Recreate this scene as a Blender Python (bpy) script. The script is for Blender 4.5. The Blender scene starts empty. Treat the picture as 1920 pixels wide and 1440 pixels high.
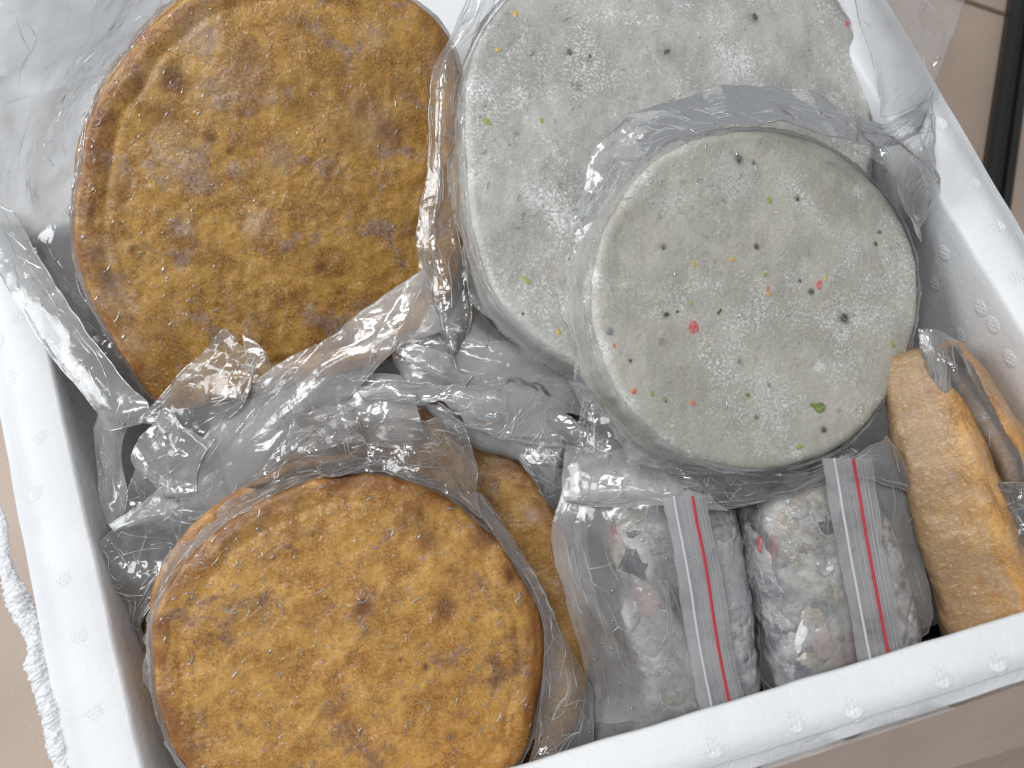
import bpy, math, random
import numpy as np
from mathutils import Matrix, Vector

C = bpy.context.scene.collection
SC = bpy.context.scene
rad = math.radians

# ------------------------------------------------------------------ camera
FPX, TILT, ROLL = 1450.0, rad(22), rad(17)
RIM, CAMZ = 0.26, 0.68                      # rim of the box and the camera above the floor
_d = np.array([math.sin(ROLL), math.cos(ROLL)])
_N = np.array([_d[0]*math.sin(TILT), _d[1]*math.sin(TILT), math.cos(TILT)])
_U = -np.array([_d[0]*math.cos(TILT), _d[1]*math.cos(TILT), -math.sin(TILT)])
_R = np.cross(_N, _U)
IX = np.array([_R[0], _U[0], -_N[0]])       # picture right, down and forward in the world
IY = np.array([_R[1], _U[1], -_N[1]])
IZ = np.array([_R[2], _U[2], -_N[2]])
CAM = np.array([0.0, 0.0, CAMZ])
cd = bpy.data.cameras.new("camera")
cam = bpy.data.objects.new("camera", cd)
C.objects.link(cam)
m = Matrix.Identity(4)
for i in range(3):
    m[i][0], m[i][1], m[i][2], m[i][3] = IX[i], -IY[i], -IZ[i], CAM[i]
cam.matrix_world = m
cd.sensor_width = 36
cd.lens = 36*FPX/1920
cd.clip_start, cd.clip_end = 0.01, 50
cd.dof.use_dof = True
cd.dof.focus_distance = 0.45
cd.dof.aperture_fstop = 7
SC.camera = cam

# ------------------------------------------------------------------ light
W = bpy.data.worlds.new("World")
SC.world = W
W.use_nodes = True
W.node_tree.nodes["Background"].inputs[0].default_value = (0.92, 0.95, 1.0, 1)
W.node_tree.nodes["Background"].inputs[1].default_value = 0.38


def area(name, loc, target, sx, sy, power, col):
    l = bpy.data.lights.new(name, 'AREA')
    l.shape = 'RECTANGLE'
    l.size, l.size_y, l.energy, l.color = sx, sy, power, col
    o = bpy.data.objects.new(name, l)
    C.objects.link(o)
    o.location = loc
    o.rotation_euler = (Vector(target)-Vector(loc)).to_track_quat('-Z', 'Y').to_euler()


area("window_light", (-1.75, 0.9, 1.75), (0, 0.1, .2), 0.9, 1.1, 25, (0.95, 0.98, 1.0))
area("overhead_light", (-0.25, 0.95, 2.35), (0.0, 0.1, .2), 0.6, 0.16, 16, (1.0, 0.98, 0.94))
area("overhead_light", (-0.35, 0.05, 2.35), (-.35, 0.05, 0), 0.95, 0.22, 13, (0.98, 0.99, 1.0))  # extra lamp, added to put a sheen on the zip bags and cakes
SC.view_settings.view_transform = 'Standard'
SC.view_settings.look = 'None'
SC.view_settings.exposure = -0.06
SC.view_settings.gamma = 1.0
cy = SC.cycles
cy.max_bounces, cy.transparent_max_bounces = 10, 32
cy.diffuse_bounces, cy.glossy_bounces, cy.transmission_bounces = 4, 4, 6
cy.caustics_reflective = cy.caustics_refractive = False
cy.sample_clamp_indirect = 4


# ------------------------------------------------------------------ projection helpers
def ray(x, y):
    return IX*((x-960)/FPX) + IY*((y-720)/FPX) + IZ


def P(x, y, d):
    "the point seen at photo pixel x, y and at depth d along the view axis"
    return CAM + ray(x, y)*d


def PZ(x, y, z):
    r = ray(x, y)
    return CAM + r*((z-CAMZ)/r[2])


def RD(x, y, off=0.0):
    "depth of the rim plane at that pixel, less off"
    return (RIM-CAMZ)/ray(x, y)[2] - off


def hit(x, y, p0, n):
    r = ray(x, y)
    return CAM + r*(np.dot(np.asarray(p0)-CAM, n)/np.dot(r, n))


def unit(v):
    v = np.asarray(v, float)
    return v/np.linalg.norm(v)


# ------------------------------------------------------------------ noise
_rs = np.random.RandomState(7)
_perm = np.tile(_rs.permutation(256), 3)
_grad = _rs.normal(size=(256, 3))
_grad /= np.linalg.norm(_grad, axis=1)[:, None]


def perlin(p):
    p = np.asarray(p, float)
    i = np.floor(p).astype(int)
    f = p-i
    u = f*f*f*(f*(f*6-15)+10)
    i &= 255
    out = 0
    for a in (0, 1):
        for b in (0, 1):
            for c in (0, 1):
                h = _perm[_perm[_perm[(i[..., 0]+a) & 255]+((i[..., 1]+b) & 255)]+((i[..., 2]+c) & 255)]
                g = _grad[h]
                dd = g[..., 0]*(f[..., 0]-a)+g[..., 1]*(f[..., 1]-b)+g[..., 2]*(f[..., 2]-c)
                w = (u[..., 0] if a else 1-u[..., 0])*(u[..., 1] if b else 1-u[..., 1])*(u[..., 2] if c else 1-u[..., 2])
                out = out+dd*w
    return out


def fbm(p, o=4, seed=0):
    p = np.asarray(p, float)+seed*17.31
    a, s = 1.0, 0
    for _ in range(o):
        s = s+a*perlin(p)
        p = p*2.03+5.1
        a *= .5
    return s


def ss(a, b, x):
    t = np.clip((x-a)/(b-a), 0, 1)
    return t*t*(3-2*t)


# ------------------------------------------------------------------ object helpers
def link(o, parent=None, label=None, cat=None, group=None, kind=None):
    C.objects.link(o)
    if parent is not None:
        o.parent = parent
        o.matrix_parent_inverse = parent.matrix_world.inverted()
    for k, v in (('label', label), ('category', cat), ('group', group), ('kind', kind)):
        if v:
            o[k] = v
    return o


def empty(name, loc, label, cat, group=None):
    o = bpy.data.objects.new(name, None)
    o.empty_display_size = .02
    o.matrix_world = Matrix.Translation(Vector(loc))
    return link(o, None, label, cat, group)


def mesh(name, v, f, mat, parent=None, smooth=True, attrs=None, split=0, **kw):
    me = bpy.data.meshes.new(name)
    me.from_pydata([tuple(map(float, q)) for q in v], [], [tuple(int(i) for i in q) for q in f])
    if attrs:
        for k, val in attrs.items():
            a = me.attributes.new(k, 'FLOAT', 'POINT')
            a.data.foreach_set('value', np.asarray(val, np.float32))
    me.polygons.foreach_set('use_smooth', [smooth]*len(me.polygons))
    for m_ in (mat if isinstance(mat, (list, tuple)) else [mat]):
        me.materials.append(m_)
    if split:
        me.polygons.foreach_set('material_index', [0 if i < split else 1 for i in range(len(me.polygons))])
    me.update()
    return link(bpy.data.objects.new(name, me), parent, **kw)


def gridf(nu, nv, off=0, wrap=False, flip=False):
    f = []
    for i in range(nu-1):
        for j in range(nv if wrap else nv-1):
            k = (j+1) % nv
            q = (off+i*nv+j, off+(i+1)*nv+j, off+(i+1)*nv+k, off+i*nv+k)
            f.append(q[::-1] if flip else q)
    return f


def tube(pts, r, n=6, closed=False):
    pts = np.asarray(pts, float)
    k = len(pts)
    t = np.gradient(pts, axis=0)
    t /= np.linalg.norm(t, axis=1)[:, None]+1e-12
    ref = np.array([.123, .456, .881])
    a = np.cross(t, ref)
    a /= np.linalg.norm(a, axis=1)[:, None]+1e-12
    b = np.cross(t, a)
    rr = np.broadcast_to(np.asarray(r, float), (k,))
    v = []
    for j in range(n):
        an = 2*math.pi*j/n
        v.append(pts+(a*math.cos(an)+b*math.sin(an))*rr[:, None])
    v = np.stack(v, 1).reshape(-1, 3)
    return v, gridf(k, n, wrap=True)


class MB:
    def __init__(s):
        s.v, s.f = [], []

    def add(s, v, f):
        o = len(s.v)
        s.v.extend(list(v))
        s.f.extend([tuple(i+o for i in q) for q in f])

    def build(s, name, mat, parent=None, **kw):
        return mesh(name, s.v, s.f, mat, parent, **kw)


def dome(c, n, r, h=.6, k=8, rings=3):
    n = unit(n)
    a = unit(np.cross(n, [.3, .5, .81]))
    b = np.cross(n, a)
    v, f = [], []
    for i in range(rings):
        t = i/rings*math.pi/2
        for j in range(k):
            an = 2*math.pi*j/k
            v.append(c+(a*math.cos(an)+b*math.sin(an))*r*math.cos(t)+n*r*h*math.sin(t))
    v.append(c+n*r*h)
    f = gridf(rings, k, wrap=True, flip=True)
    o = (rings-1)*k
    f += [(o+j, o+(j+1) % k, len(v)-1) for j in range(k)]
    return v, f


# ------------------------------------------------------------------ materials
class NT:
    def __init__(s, name):
        s.m = bpy.data.materials.new(name)
        s.m.use_nodes = True
        s.t = s.m.node_tree
        s.t.nodes.clear()
        s.out = s.t.nodes.new('ShaderNodeOutputMaterial')

    def n(s, typ, **kw):
        nd = s.t.nodes.new('ShaderNode'+typ)
        for k, v in kw.items():
            if hasattr(nd, k) and k not in nd.inputs:
                setattr(nd, k, v)
            else:
                s.set(nd, k, v)
        return nd

    def set(s, nd, k, v):
        sock = nd.inputs[k]
        if hasattr(v, 'is_linked') or isinstance(v, bpy.types.NodeSocket):
            s.t.links.new(v, sock)
        elif isinstance(v, tuple) and len(v) == 3 and sock.type == 'RGBA':
            sock.default_value = (*v, 1)
        else:
            sock.default_value = v

    def co(s):
        return s.n('TexCoord').outputs['Object']

    def noise(s, scale, detail=4, rough=.55, dist=0, vec=None, col=False):
        nd = s.n('TexNoise')
        for k, v in (('Scale', scale), ('Detail', detail), ('Roughness', rough), ('Distortion', dist)):
            nd.inputs[k].default_value = v
        s.t.links.new(vec or s.co(), nd.inputs['Vector'])
        return nd.outputs['Color' if col else 'Fac']

    def vor(s, scale, feature='F1', rnd=1.0, vec=None, out='Distance'):
        nd = s.n('TexVoronoi')
        nd.feature = feature
        nd.inputs['Scale'].default_value = scale
        nd.inputs['Randomness'].default_value = rnd
        s.t.links.new(vec or s.co(), nd.inputs['Vector'])
        return nd.outputs[out]

    def ramp(s, fac, lo, hi, a=0.0, b=1.0):
        nd = s.n('MapRange')
        nd.interpolation_type = 'SMOOTHSTEP'
        s.t.links.new(fac, nd.inputs[0])
        for i, v in zip((1, 2, 3, 4), (lo, hi, a, b)):
            nd.inputs[i].default_value = v
        return nd.outputs[0]

    def mix(s, fac, a, b):
        nd = s.n('MixRGB')
        s.set(nd, 0, fac)
        s.set(nd, 1, a)
        s.set(nd, 2, b)
        return nd.outputs[0]

    def math(s, op, a, b=0.0, clamp=False):
        nd = s.n('Math')
        nd.operation = op
        nd.use_clamp = clamp
        s.set(nd, 0, a)
        s.set(nd, 1, b)
        return nd.outputs[0]

    def attr(s, name):
        return s.n('Attribute', attribute_name=name).outputs['Fac']

    def bump(s, h, strength, dist, normal=None):
        nd = s.n('Bump')
        nd.inputs['Strength'].default_value = strength
        nd.inputs['Distance'].default_value = dist
        s.t.links.new(h, nd.inputs['Height'])
        if normal:
            s.t.links.new(normal, nd.inputs['Normal'])
        return nd.outputs[0]

    def bsdf(s, **kw):
        b = s.n('BsdfPrincipled')
        for k, v in kw.items():
            s.set(b, k.replace('_', ' '), v)
        s.t.links.new(b.outputs[0], s.out.inputs[0])
        return b


def srgb(r, g, b):
    f = lambda c: (c/255/12.92) if c/255 <= .04045 else ((c/255+.055)/1.055)**2.4
    return (f(r), f(g), f(b))


def m_plain(name, col, rough=.5, spec=.5, **kw):
    t = NT(name)
    t.bsdf(Base_Color=col, Roughness=rough, Specular_IOR_Level=spec, **kw)
    return t.m


def m_foam():
    t = NT("white_foam")
    cell = t.vor(155, 'F1', 1.0)
    edge = t.vor(155, 'DISTANCE_TO_EDGE', 1.0)
    groove = t.ramp(edge, 0.0, .10)
    h = t.math('ADD', t.math('MULTIPLY', groove, .28), t.math('MULTIPLY', cell, -.6))
    h = t.math('ADD', h, t.math('MULTIPLY', t.noise(900, 3), .25))
    pick = t.vor(155, 'F1', 1.0, out='Color')
    colr = t.mix(t.ramp(t.noise(18, 3), .3, .7), (.74, .755, .775), (.80, .812, .83))
    speck = t.ramp(t.vor(260, 'F1', 1.0), .07, .04)
    colr = t.mix(t.math('MULTIPLY', speck, .5), colr, (.95, .95, .95))
    dirt = t.ramp(t.vor(45, 'F1', 1.0), .012, .008)
    colr = t.mix(t.math('MULTIPLY', dirt, .5), colr, (.3, .28, .25))
    t.bsdf(Base_Color=colr, Roughness=.55, Specular_IOR_Level=.35, Normal=t.bump(h, .30, .0006),
           Subsurface_Weight=.25, Subsurface_Radius=(.004, .004, .004), Subsurface_Scale=1.0)
    return t.m


def coat_normal(t, k=1.0):
    "the shrink film that clings to a surface: fine waves and small pimples"
    w = t.noise(70, 5, .6, 1.2)
    g = t.noise(420, 2, .5, .6)
    rg = t.math('ABSOLUTE', t.math('SUBTRACT', t.noise(55, 4, .6, .8), .5))
    h = t.math('ADD', t.math('ADD', w, t.math('MULTIPLY', g, .3)), t.math('MULTIPLY', rg, 1.6))
    return t.bump(h, .7*k, .003)


def m_brown(name, a, b, cfrost, frost_amt, seed):
    t = NT(name)
    mp = t.n('Mapping')
    t.t.links.new(t.co(), mp.inputs['Vector'])
    mp.inputs['Location'].default_value = (seed*1.7, seed*.9, seed*2.3)
    co = mp.outputs[0]
    c = t.mix(t.ramp(t.noise(44, 9, .74, .3, co), .38, .62), a, b)
    c = t.mix(t.math('MULTIPLY', t.ramp(t.noise(15, 3, .5, .4, co), .4, .65), .3), c, srgb(172, 124, 44))
    c = t.mix(t.math('MULTIPLY', t.ramp(t.noise(52, 7, .72, .8, co), .54, .70), .6), c, srgb(116, 66, 20))
    c = t.mix(t.math('MULTIPLY', t.ramp(t.noise(780, 3, .7, 0, co), .42, .62), .5), c, srgb(218, 176, 104))
    c = t.mix(t.math('MULTIPLY', t.ramp(t.noise(560, 3, .7, 0, co), .50, .72), .45), c, srgb(118, 76, 34))
    c = t.mix(t.math('MULTIPLY', t.ramp(t.noise(30, 8, .74, .3, co), .53, .64), .8), c, srgb(98, 52, 18))
    # pinkish frost in patches
    fr = t.noise(30, 9, .76, .25, co)
    gr = t.noise(520, 3, .7, 0, co)
    fm = t.math('MULTIPLY', t.ramp(fr, .53, .60), t.ramp(gr, .28, .60))
    fm = t.math('MULTIPLY', t.math('ADD', fm, t.math('MULTIPLY', t.attr('frost'), t.ramp(gr, .25, .6)), True), frost_amt)
    c = t.mix(fm, c, cfrost)
    # crust towards the edge
    ed = t.math('MULTIPLY', t.attr('crust'), t.ramp(t.noise(42, 6, .65, .7, co), .36, .60))
    c = t.mix(t.math('MULTIPLY', ed, .8), c, srgb(138, 84, 36))
    # scorched spots
    sc = t.math('MULTIPLY', t.attr('scorch'), t.ramp(t.noise(240, 4, .7, .4, co), .0, .42), True)
    c = t.mix(t.math('MULTIPLY', sc, .85), c, srgb(92, 46, 26))
    sp = t.ramp(t.vor(120, 'F1', 1.0, co), .06, .035)
    c = t.mix(t.math('MULTIPLY', sp, .75), c, srgb(70, 45, 30))
    sp2 = t.ramp(t.vor(115, 'F1', 1.0, co), .045, .03)
    c = t.mix(t.math('MULTIPLY', sp2, .7), c, srgb(236, 205, 140))
    h = t.math('ADD', t.noise(420, 4, .65, 0, co), t.math('MULTIPLY', t.noise(90, 5, .6, .5, co), .8))
    t.bsdf(Base_Color=c, Roughness=.5, Specular_IOR_Level=.3, Normal=t.bump(h, .5, .0009),
           Coat_Weight=1.0, Coat_Roughness=.1, Coat_IOR=1.45, Coat_Normal=coat_normal(t, 1.0),
           Subsurface_Weight=.08, Subsurface_Radius=(.004, .002, .001), Subsurface_Scale=1.0)
    return t.m


def m_grey(name, a, b, frost, seed):
    t = NT(name)
    mp = t.n('Mapping')
    t.t.links.new(t.co(), mp.inputs['Vector'])
    mp.inputs['Location'].default_value = (seed*1.7, seed*.9, seed*2.3)
    co = mp.outputs[0]
    c = t.mix(t.ramp(t.noise(24, 4, .55, .5, co), .34, .66), a, b)
    c = t.mix(t.math('MULTIPLY', t.ramp(t.noise(38, 4, .6, .4, co), .56, .72), .35), c, srgb(168, 156, 140))
    gr = t.noise(640, 3, .75, .5, co)
    fr = t.ramp(t.noise(22, 6, .65, .8, co), .44, .66)
    fm = t.math('MULTIPLY', t.math('MULTIPLY', t.math('ADD', fr, .25), t.ramp(gr, .46, .66)), frost)
    c = t.mix(t.math('ADD', fm, t.math('MULTIPLY', t.attr('frost'), t.ramp(gr, .34, .6)), True), c, srgb(226, 228, 226))
    sc = t.math('MULTIPLY', t.attr('scorch'), t.ramp(t.noise(330, 3, .7, 0, co), .2, .55))
    c = t.mix(sc, c, srgb(74, 72, 66))
    pores = t.ramp(t.vor(165, 'F1', 1.0, co), .09, .03)
    c = t.mix(t.math('MULTIPLY', t.math('MULTIPLY', pores, t.ramp(t.noise(30, 3, .5, 0, co), .40, .62)), .75), c, srgb(92, 90, 82))
    fib = t.n('Mapping')
    t.t.links.new(co, fib.inputs['Vector'])
    fib.inputs['Scale'].default_value = (1, .22, 1)
    fib.inputs['Rotation'].default_value = (0, 0, .5)
    sp = t.ramp(t.vor(230, 'F1', 1.0, fib.outputs[0]), .09, .05)
    c = t.mix(t.math('MULTIPLY', sp, .55), c, srgb(236, 238, 236))
    h = t.math('ADD', t.noise(330, 4, .65, 0, co), t.math('MULTIPLY', t.noise(70, 4, .6, .5, co), 1.0))
    t.bsdf(Base_Color=c, Roughness=.45, Specular_IOR_Level=.3, Normal=t.bump(h, .5, .0011),
           Coat_Weight=.6, Coat_Roughness=.2, Coat_IOR=1.4, Coat_Normal=coat_normal(t, .8),
           Subsurface_Weight=.15, Subsurface_Radius=(.004, .004, .003), Subsurface_Scale=1.0)
    return t.m


def m_film(name, milk, col=(.955, .965, .975), gloss=.06, bump=.2, tint=(.985, .985, .985), refl=1.0):
    t = NT(name)
    mk = t.ramp(t.noise(24, 3, .55, .6), .3, .7, milk*.6, milk*1.4)
    h = t.math('ADD', t.noise(38, 3, .5, 1.2), t.math('MULTIPLY', t.noise(240, 2, .5, 1.0), .08))
    rg = t.math('ABSOLUTE', t.math('SUBTRACT', t.noise(20, 3, .5, .6), .5))
    rg2 = t.math('ABSOLUTE', t.math('SUBTRACT', t.noise(85, 3, .5, .6), .5))
    h = t.math('ADD', h, t.math('ADD', t.math('MULTIPLY', rg, 2.6), t.math('MULTIPLY', rg2, .25)))
    nrm = t.bump(h, bump, .003)
    tr = t.n('BsdfTransparent', Color=tint)
    df = t.n('BsdfDiffuse', Color=col)
    tl = t.n('BsdfTranslucent', Color=col)
    dm = t.n('MixShader')
    dm.inputs[0].default_value = .4
    t.t.links.new(df.outputs[0], dm.inputs[1])
    t.t.links.new(tl.outputs[0], dm.inputs[2])
    m1 = t.n('MixShader')
    t.t.links.new(mk, m1.inputs[0])
    t.t.links.new(tr.outputs[0], m1.inputs[1])
    t.t.links.new(dm.outputs[0], m1.inputs[2])
    gl = t.n('BsdfGlossy', Roughness=gloss, Normal=nrm)
    fr = t.n('Fresnel', IOR=1.5, Normal=nrm)
    fac = t.math('MULTIPLY', fr.outputs[0], refl*1.5, True)
    m2 = t.n('MixShader')
    t.t.links.new(fac, m2.inputs[0])
    t.t.links.new(m1.outputs[0], m2.inputs[1])
    t.t.links.new(gl.outputs[0], m2.inputs[2])
    t.t.links.new(m2.outputs[0], t.out.inputs[0])
    return t.m


def m_fish(name, seed, dark, pale):
    t = NT(name)
    mp = t.n('Mapping')
    t.t.links.new(t.co(), mp.inputs['Vector'])
    mp.inputs['Location'].default_value = (seed*1.7, seed*.9, seed*2.3)
    co = mp.outputs[0]
    c = t.mix(t.ramp(t.noise(40, 5, .6, .8, co), .38, .62), dark, srgb(176, 174, 174))
    pk = t.math('MULTIPLY', t.ramp(t.noise(34, 4, .6, .6, co), .58, .70), .3)
    c = t.mix(pk, c, srgb(206, 182, 172))
    cr_ = t.vor(240, 'F1', 1.0, co)
    cell = t.n('SeparateColor')
    t.t.links.new(t.vor(240, 'F1', 1.0, co, 'Color'), cell.inputs[0])
    c = t.mix(t.math('MULTIPLY', t.math('MULTIPLY', t.ramp(cell.outputs[0], .45, .95), t.ramp(t.noise(45, 3, .5, .5, co), .42, .6)), .5), c, srgb(226, 226, 224))
    c = t.mix(t.math('MULTIPLY', t.math('MULTIPLY', t.ramp(cell.outputs[1], .7, .98), t.ramp(t.noise(45, 3, .5, .5, co), .42, .6)), .5), c, srgb(92, 94, 98))
    pa = t.math('MULTIPLY', t.attr('frost'), t.ramp(t.noise(90, 6, .72, 1.2, co), .24, .60))
    c = t.mix(pa, c, pale)
    c = t.mix(t.math('MULTIPLY', t.ramp(t.noise(26, 5, .65, .8, co), .56, .64), .55 if seed == 3 else .35), c, srgb(96, 97, 104))
    c = t.mix(t.math('MULTIPLY', t.attr('scorch'), t.ramp(t.noise(150, 4, .6, .5, co), .3, .5)), c, srgb(200, 120, 112))
    st = t.n('Mapping')
    t.t.links.new(co, st.inputs['Vector'])
    st.inputs['Scale'].default_value = (1, .25, 1)
    c = t.mix(t.math('MULTIPLY', t.ramp(t.noise(300, 4, .7, .5, st.outputs[0]), .52, .7), .5), c, srgb(215, 215, 218))
    h = t.math('ADD', t.noise(60, 5, .65, 1.0, co), t.math('MULTIPLY', t.noise(300, 3, .6, .4, co), .4))
    h = t.math('SUBTRACT', h, t.math('MULTIPLY', t.math('MULTIPLY', cr_, t.ramp(t.noise(45, 3, .5, .5, co), .45, .6)), .6))
    t.bsdf(Base_Color=c, Roughness=.4, Specular_IOR_Level=.4, Normal=t.bump(h, .7, .003),
           Coat_Weight=.7, Coat_Roughness=.15, Coat_Normal=coat_normal(t, 1.2))
    return t.m


def m_stick(name, a, b, seed):
    t = NT(name)
    mp = t.n('Mapping')
    t.t.links.new(t.co(), mp.inputs['Vector'])
    mp.inputs['Location'].default_value = (seed*1.7, seed*.9, seed*2.3)
    co = mp.outputs[0]
    st = t.n('Mapping')
    t.t.links.new(co, st.inputs['Vector'])
    st.inputs['Scale'].default_value = (1, .28, 1)
    sv = st.outputs[0]
    c = t.mix(t.ramp(t.noise(90, 7, .7, .8, sv), .38, .62), a, b)
    c = t.mix(t.math('MULTIPLY', t.ramp(t.noise(120, 6, .7, .8, sv), .54, .64), .6), c, srgb(142, 98, 50))
    c = t.mix(t.math('MULTIPLY', t.ramp(t.noise(60, 6, .7, .9, sv), .48, .60), .65), c, srgb(168, 146, 120))
    c = t.mix(t.math('MULTIPLY', t.attr('frost'), t.ramp(t.noise(200, 5, .7, .6, co), .12, .52)), c, srgb(150, 124, 92))
    c = t.mix(t.math('MULTIPLY', t.ramp(t.noise(80, 5, .7, .5, co), .58, .7), .6), c, srgb(150, 92, 36))
    c = t.mix(t.math('MULTIPLY', t.ramp(t.noise(500, 3, .7, 0, co), .55, .7), .5), c, srgb(226, 196, 150))
    h = t.math('ADD', t.noise(70, 5, .65, 1.0, co), t.math('MULTIPLY', t.noise(330, 3, .6, .4, co), .4))
    t.bsdf(Base_Color=c, Roughness=.45, Normal=t.bump(h, .65, .002), Coat_Weight=.8, Coat_Roughness=.18,
           Coat_Normal=coat_normal(t, 1.1))
    return t.m


def m_floor():
    t = NT("beige_tile")
    c = t.mix(t.ramp(t.noise(5, 4), .35, .65), srgb(168, 150, 136), srgb(180, 162, 147))
    c = t.mix(t.math('MULTIPLY', t.ramp(t.noise(260, 3, .6), .52, .68), .3), c, srgb(166, 140, 122))
    c = t.mix(t.math('MULTIPLY', t.ramp(t.noise(420, 2, .6), .6, .72), .35), c, srgb(222, 205, 190))
    t.bsdf(Base_Color=c, Roughness=.42, Specular_IOR_Level=.4, Normal=t.bump(t.noise(300, 3), .15, .001))
    return t.m


def m_tape():
    t = NT("brown_packing_tape")
    h = t.noise(25, 4, .6, 1.5)
    st = t.n('Mapping')
    t.t.links.new(t.co(), st.inputs['Vector'])
    st.inputs['Scale'].default_value = (.25, 1, 1)
    scr = t.ramp(t.noise(500, 2, .5, .5, st.outputs[0]), .66, .72)
    c = t.mix(t.ramp(t.noise(20, 4), .3, .7), srgb(205, 188, 176), srgb(214, 198, 186))
    c = t.mix(t.math('MULTIPLY', scr, .35), c, srgb(215, 200, 188))
    t.bsdf(Base_Color=c, Roughness=.22, Specular_IOR_Level=.5, Normal=t.bump(h, .3, .002))
    return t.m


M_FOAM = m_foam()
M_BR1 = m_brown("golden_crust_back", srgb(138, 86, 20), srgb(196, 150, 66), srgb(196, 172, 152), .55, 1)
M_BR2 = m_brown("golden_crust_front", srgb(156, 102, 34), srgb(208, 158, 80), srgb(216, 186, 156), .22, 5)
M_BR3 = m_brown("golden_crust_middle", srgb(152, 102, 40), srgb(198, 154, 86), srgb(206, 180, 160), .5, 9)
M_GR1 = m_grey("grey_paste_back", srgb(160, 159, 154), srgb(184, 183, 178), 1.0, 2)
M_GR2 = m_grey("grey_paste_front", srgb(168, 166, 155), srgb(188, 185, 174), .95, 6)
M_FILM = m_film("clear_film", .13, bump=.2)
M_FOLD = m_film("folded_film", .26, gloss=.12, bump=.17)
M_MILK = m_film("milky_film", .30, gloss=.09, bump=.17)
M_CRINKLE = m_film("crinkled_film", .10, gloss=.04, bump=.35, refl=1.3)
M_ZIP = m_film("zip_bag_film", .17, bump=.25, gloss=.14, refl=1.5)
M_CREASE = m_film("crease_highlight", .5, gloss=.1, bump=.05, refl=.6)  # whiter than the film, so crease lines read as highlights
M_STRIP = m_film("zip_strip_film", .30, bump=.1, gloss=.08)
M_WRAP = m_film("shrink_wrap", .20, gloss=.07, bump=.2, refl=.4)
M_FISH1 = m_fish("frozen_fish_pale", 3, srgb(168, 168, 172), srgb(252, 251, 250))
M_FISH2 = m_fish("frozen_fish_dark", 8, srgb(116, 116, 122), srgb(226, 223, 212))
M_STK1 = m_stick("fried_paste_edge", srgb(168, 116, 50), srgb(206, 158, 88), 2)
M_STK2 = m_stick("fried_paste_rim", srgb(172, 116, 52), srgb(196, 144, 80), 7)
M_FLOOR = m_floor()
M_TAPE = m_tape()
M_BLACK = m_plain("black_metal", (.012, .012, .012), .45)
M_GROUT = m_plain("dark_grout", srgb(112, 96, 84), .9)
M_RED = m_plain("red_zip_line", srgb(196, 52, 64), .4)
M_TRACK = m_plain("white_zip_track", (.72, .74, .77), .25, Alpha=.6)
M_RIDGE = m_film("zip_ridge", .3, gloss=.1, bump=.1)

# ------------------------------------------------------------------ floor
s = 3.0
FX, FY = PZ(1812, 20, 0)[:2]
tile_v = [(-s, -s, 0), (s, -s, 0), (s, s, 0), (-s, s, 0)]
mesh("floor", tile_v, [(0, 1, 2, 3)], M_FLOOR, smooth=False, kind='structure', label="beige speckled tiled floor")
# a dark joint between two tiles beyond the box
a, b = PZ(1805, -2, .002), PZ(1990, 62, .002)
t_ = unit(b-a)
nn = np.cross(t_, [0, 0, 1])*.0022
mesh("floor_joint", [a-t_*.6-nn, a-t_*.0-nn, b+t_-nn, b+t_+nn, a+nn, a-t_*.6+nn],
     [(0, 1, 4, 5), (1, 2, 3, 4)], M_GROUT, smooth=False, kind='structure', label="thin dark joint between floor tiles")
# black rail lying on the floor at the right edge
a, b = PZ(1922, -60, .0), PZ(1866, 330, .0)
t_ = unit(b-a)
n_ = np.cross(t_, [0, 0, 1])
hw = .5*np.linalg.norm(PZ(1868, 100, 0)-PZ(1918, 114, 0))
prof = [(-hw, 0), (-hw, .012), (-hw*.8, .016), (-hw*.35, .016), (-hw*.25, .010), (hw*.25, .010), (hw*.35, .016), (hw*.8, .016), (hw, .012), (hw, 0)]
v = []
for q in (a-t_*.7, b+t_*.5):
    for x, z in prof:
        v.append(q+n_*x+np.array([0, 0, z]))
rl = empty("metal_rail", a, "black metal rail lying on the tiles beyond the box's right side", "rail")
mesh("channel", v, gridf(2, len(prof)), M_BLACK, rl, smooth=False)


# ------------------------------------------------------------------ foam box
def lx(p, q, r, s_):
    "where the lines pq and rs of the rim plane cross"
    p, q, r, s_ = [np.asarray(k)[:2] for k in (p, q, r, s_)]
    A = np.array([q-p, -(s_-r)]).T
    k = np.linalg.solve(A, r-p)
    return p+(q-p)*k[0]


Z = lambda x, y: PZ(x, y, RIM)
Li, Lo = (Z(93, 670), Z(267, 1440)), (Z(-8, 780), Z(116, 1440))
Ri, Ro = (Z(1723, 310), Z(1830, 480)), (Z(1753, 140), Z(1920, 425))
Bi, Bo = (Z(1280, 1342), Z(1920, 1147)), (Z(1423, 1440), Z(1920, 1280))
Ti = (Z(80, 432), Z(80, 432)+np.array([1, .0, 0]))
To = (Z(0, 190), Z(0, 190)+np.array([1, .0, 0]))
inner = [lx(*Li, *Bi), lx(*Bi, *Ri), lx(*Ri, *Ti), lx(*Ti, *Li)]
outer = [lx(*Lo, *Bo), lx(*Bo, *Ro), lx(*Ro, *To), lx(*To, *Lo)]
ctr = sum(inner)/4


def lift(p, z):
    return np.array([p[0], p[1], z])


box = empty("foam_box", (*ctr, 0), "open white polystyrene foam box holding the bags of fish cakes", "box")
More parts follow.
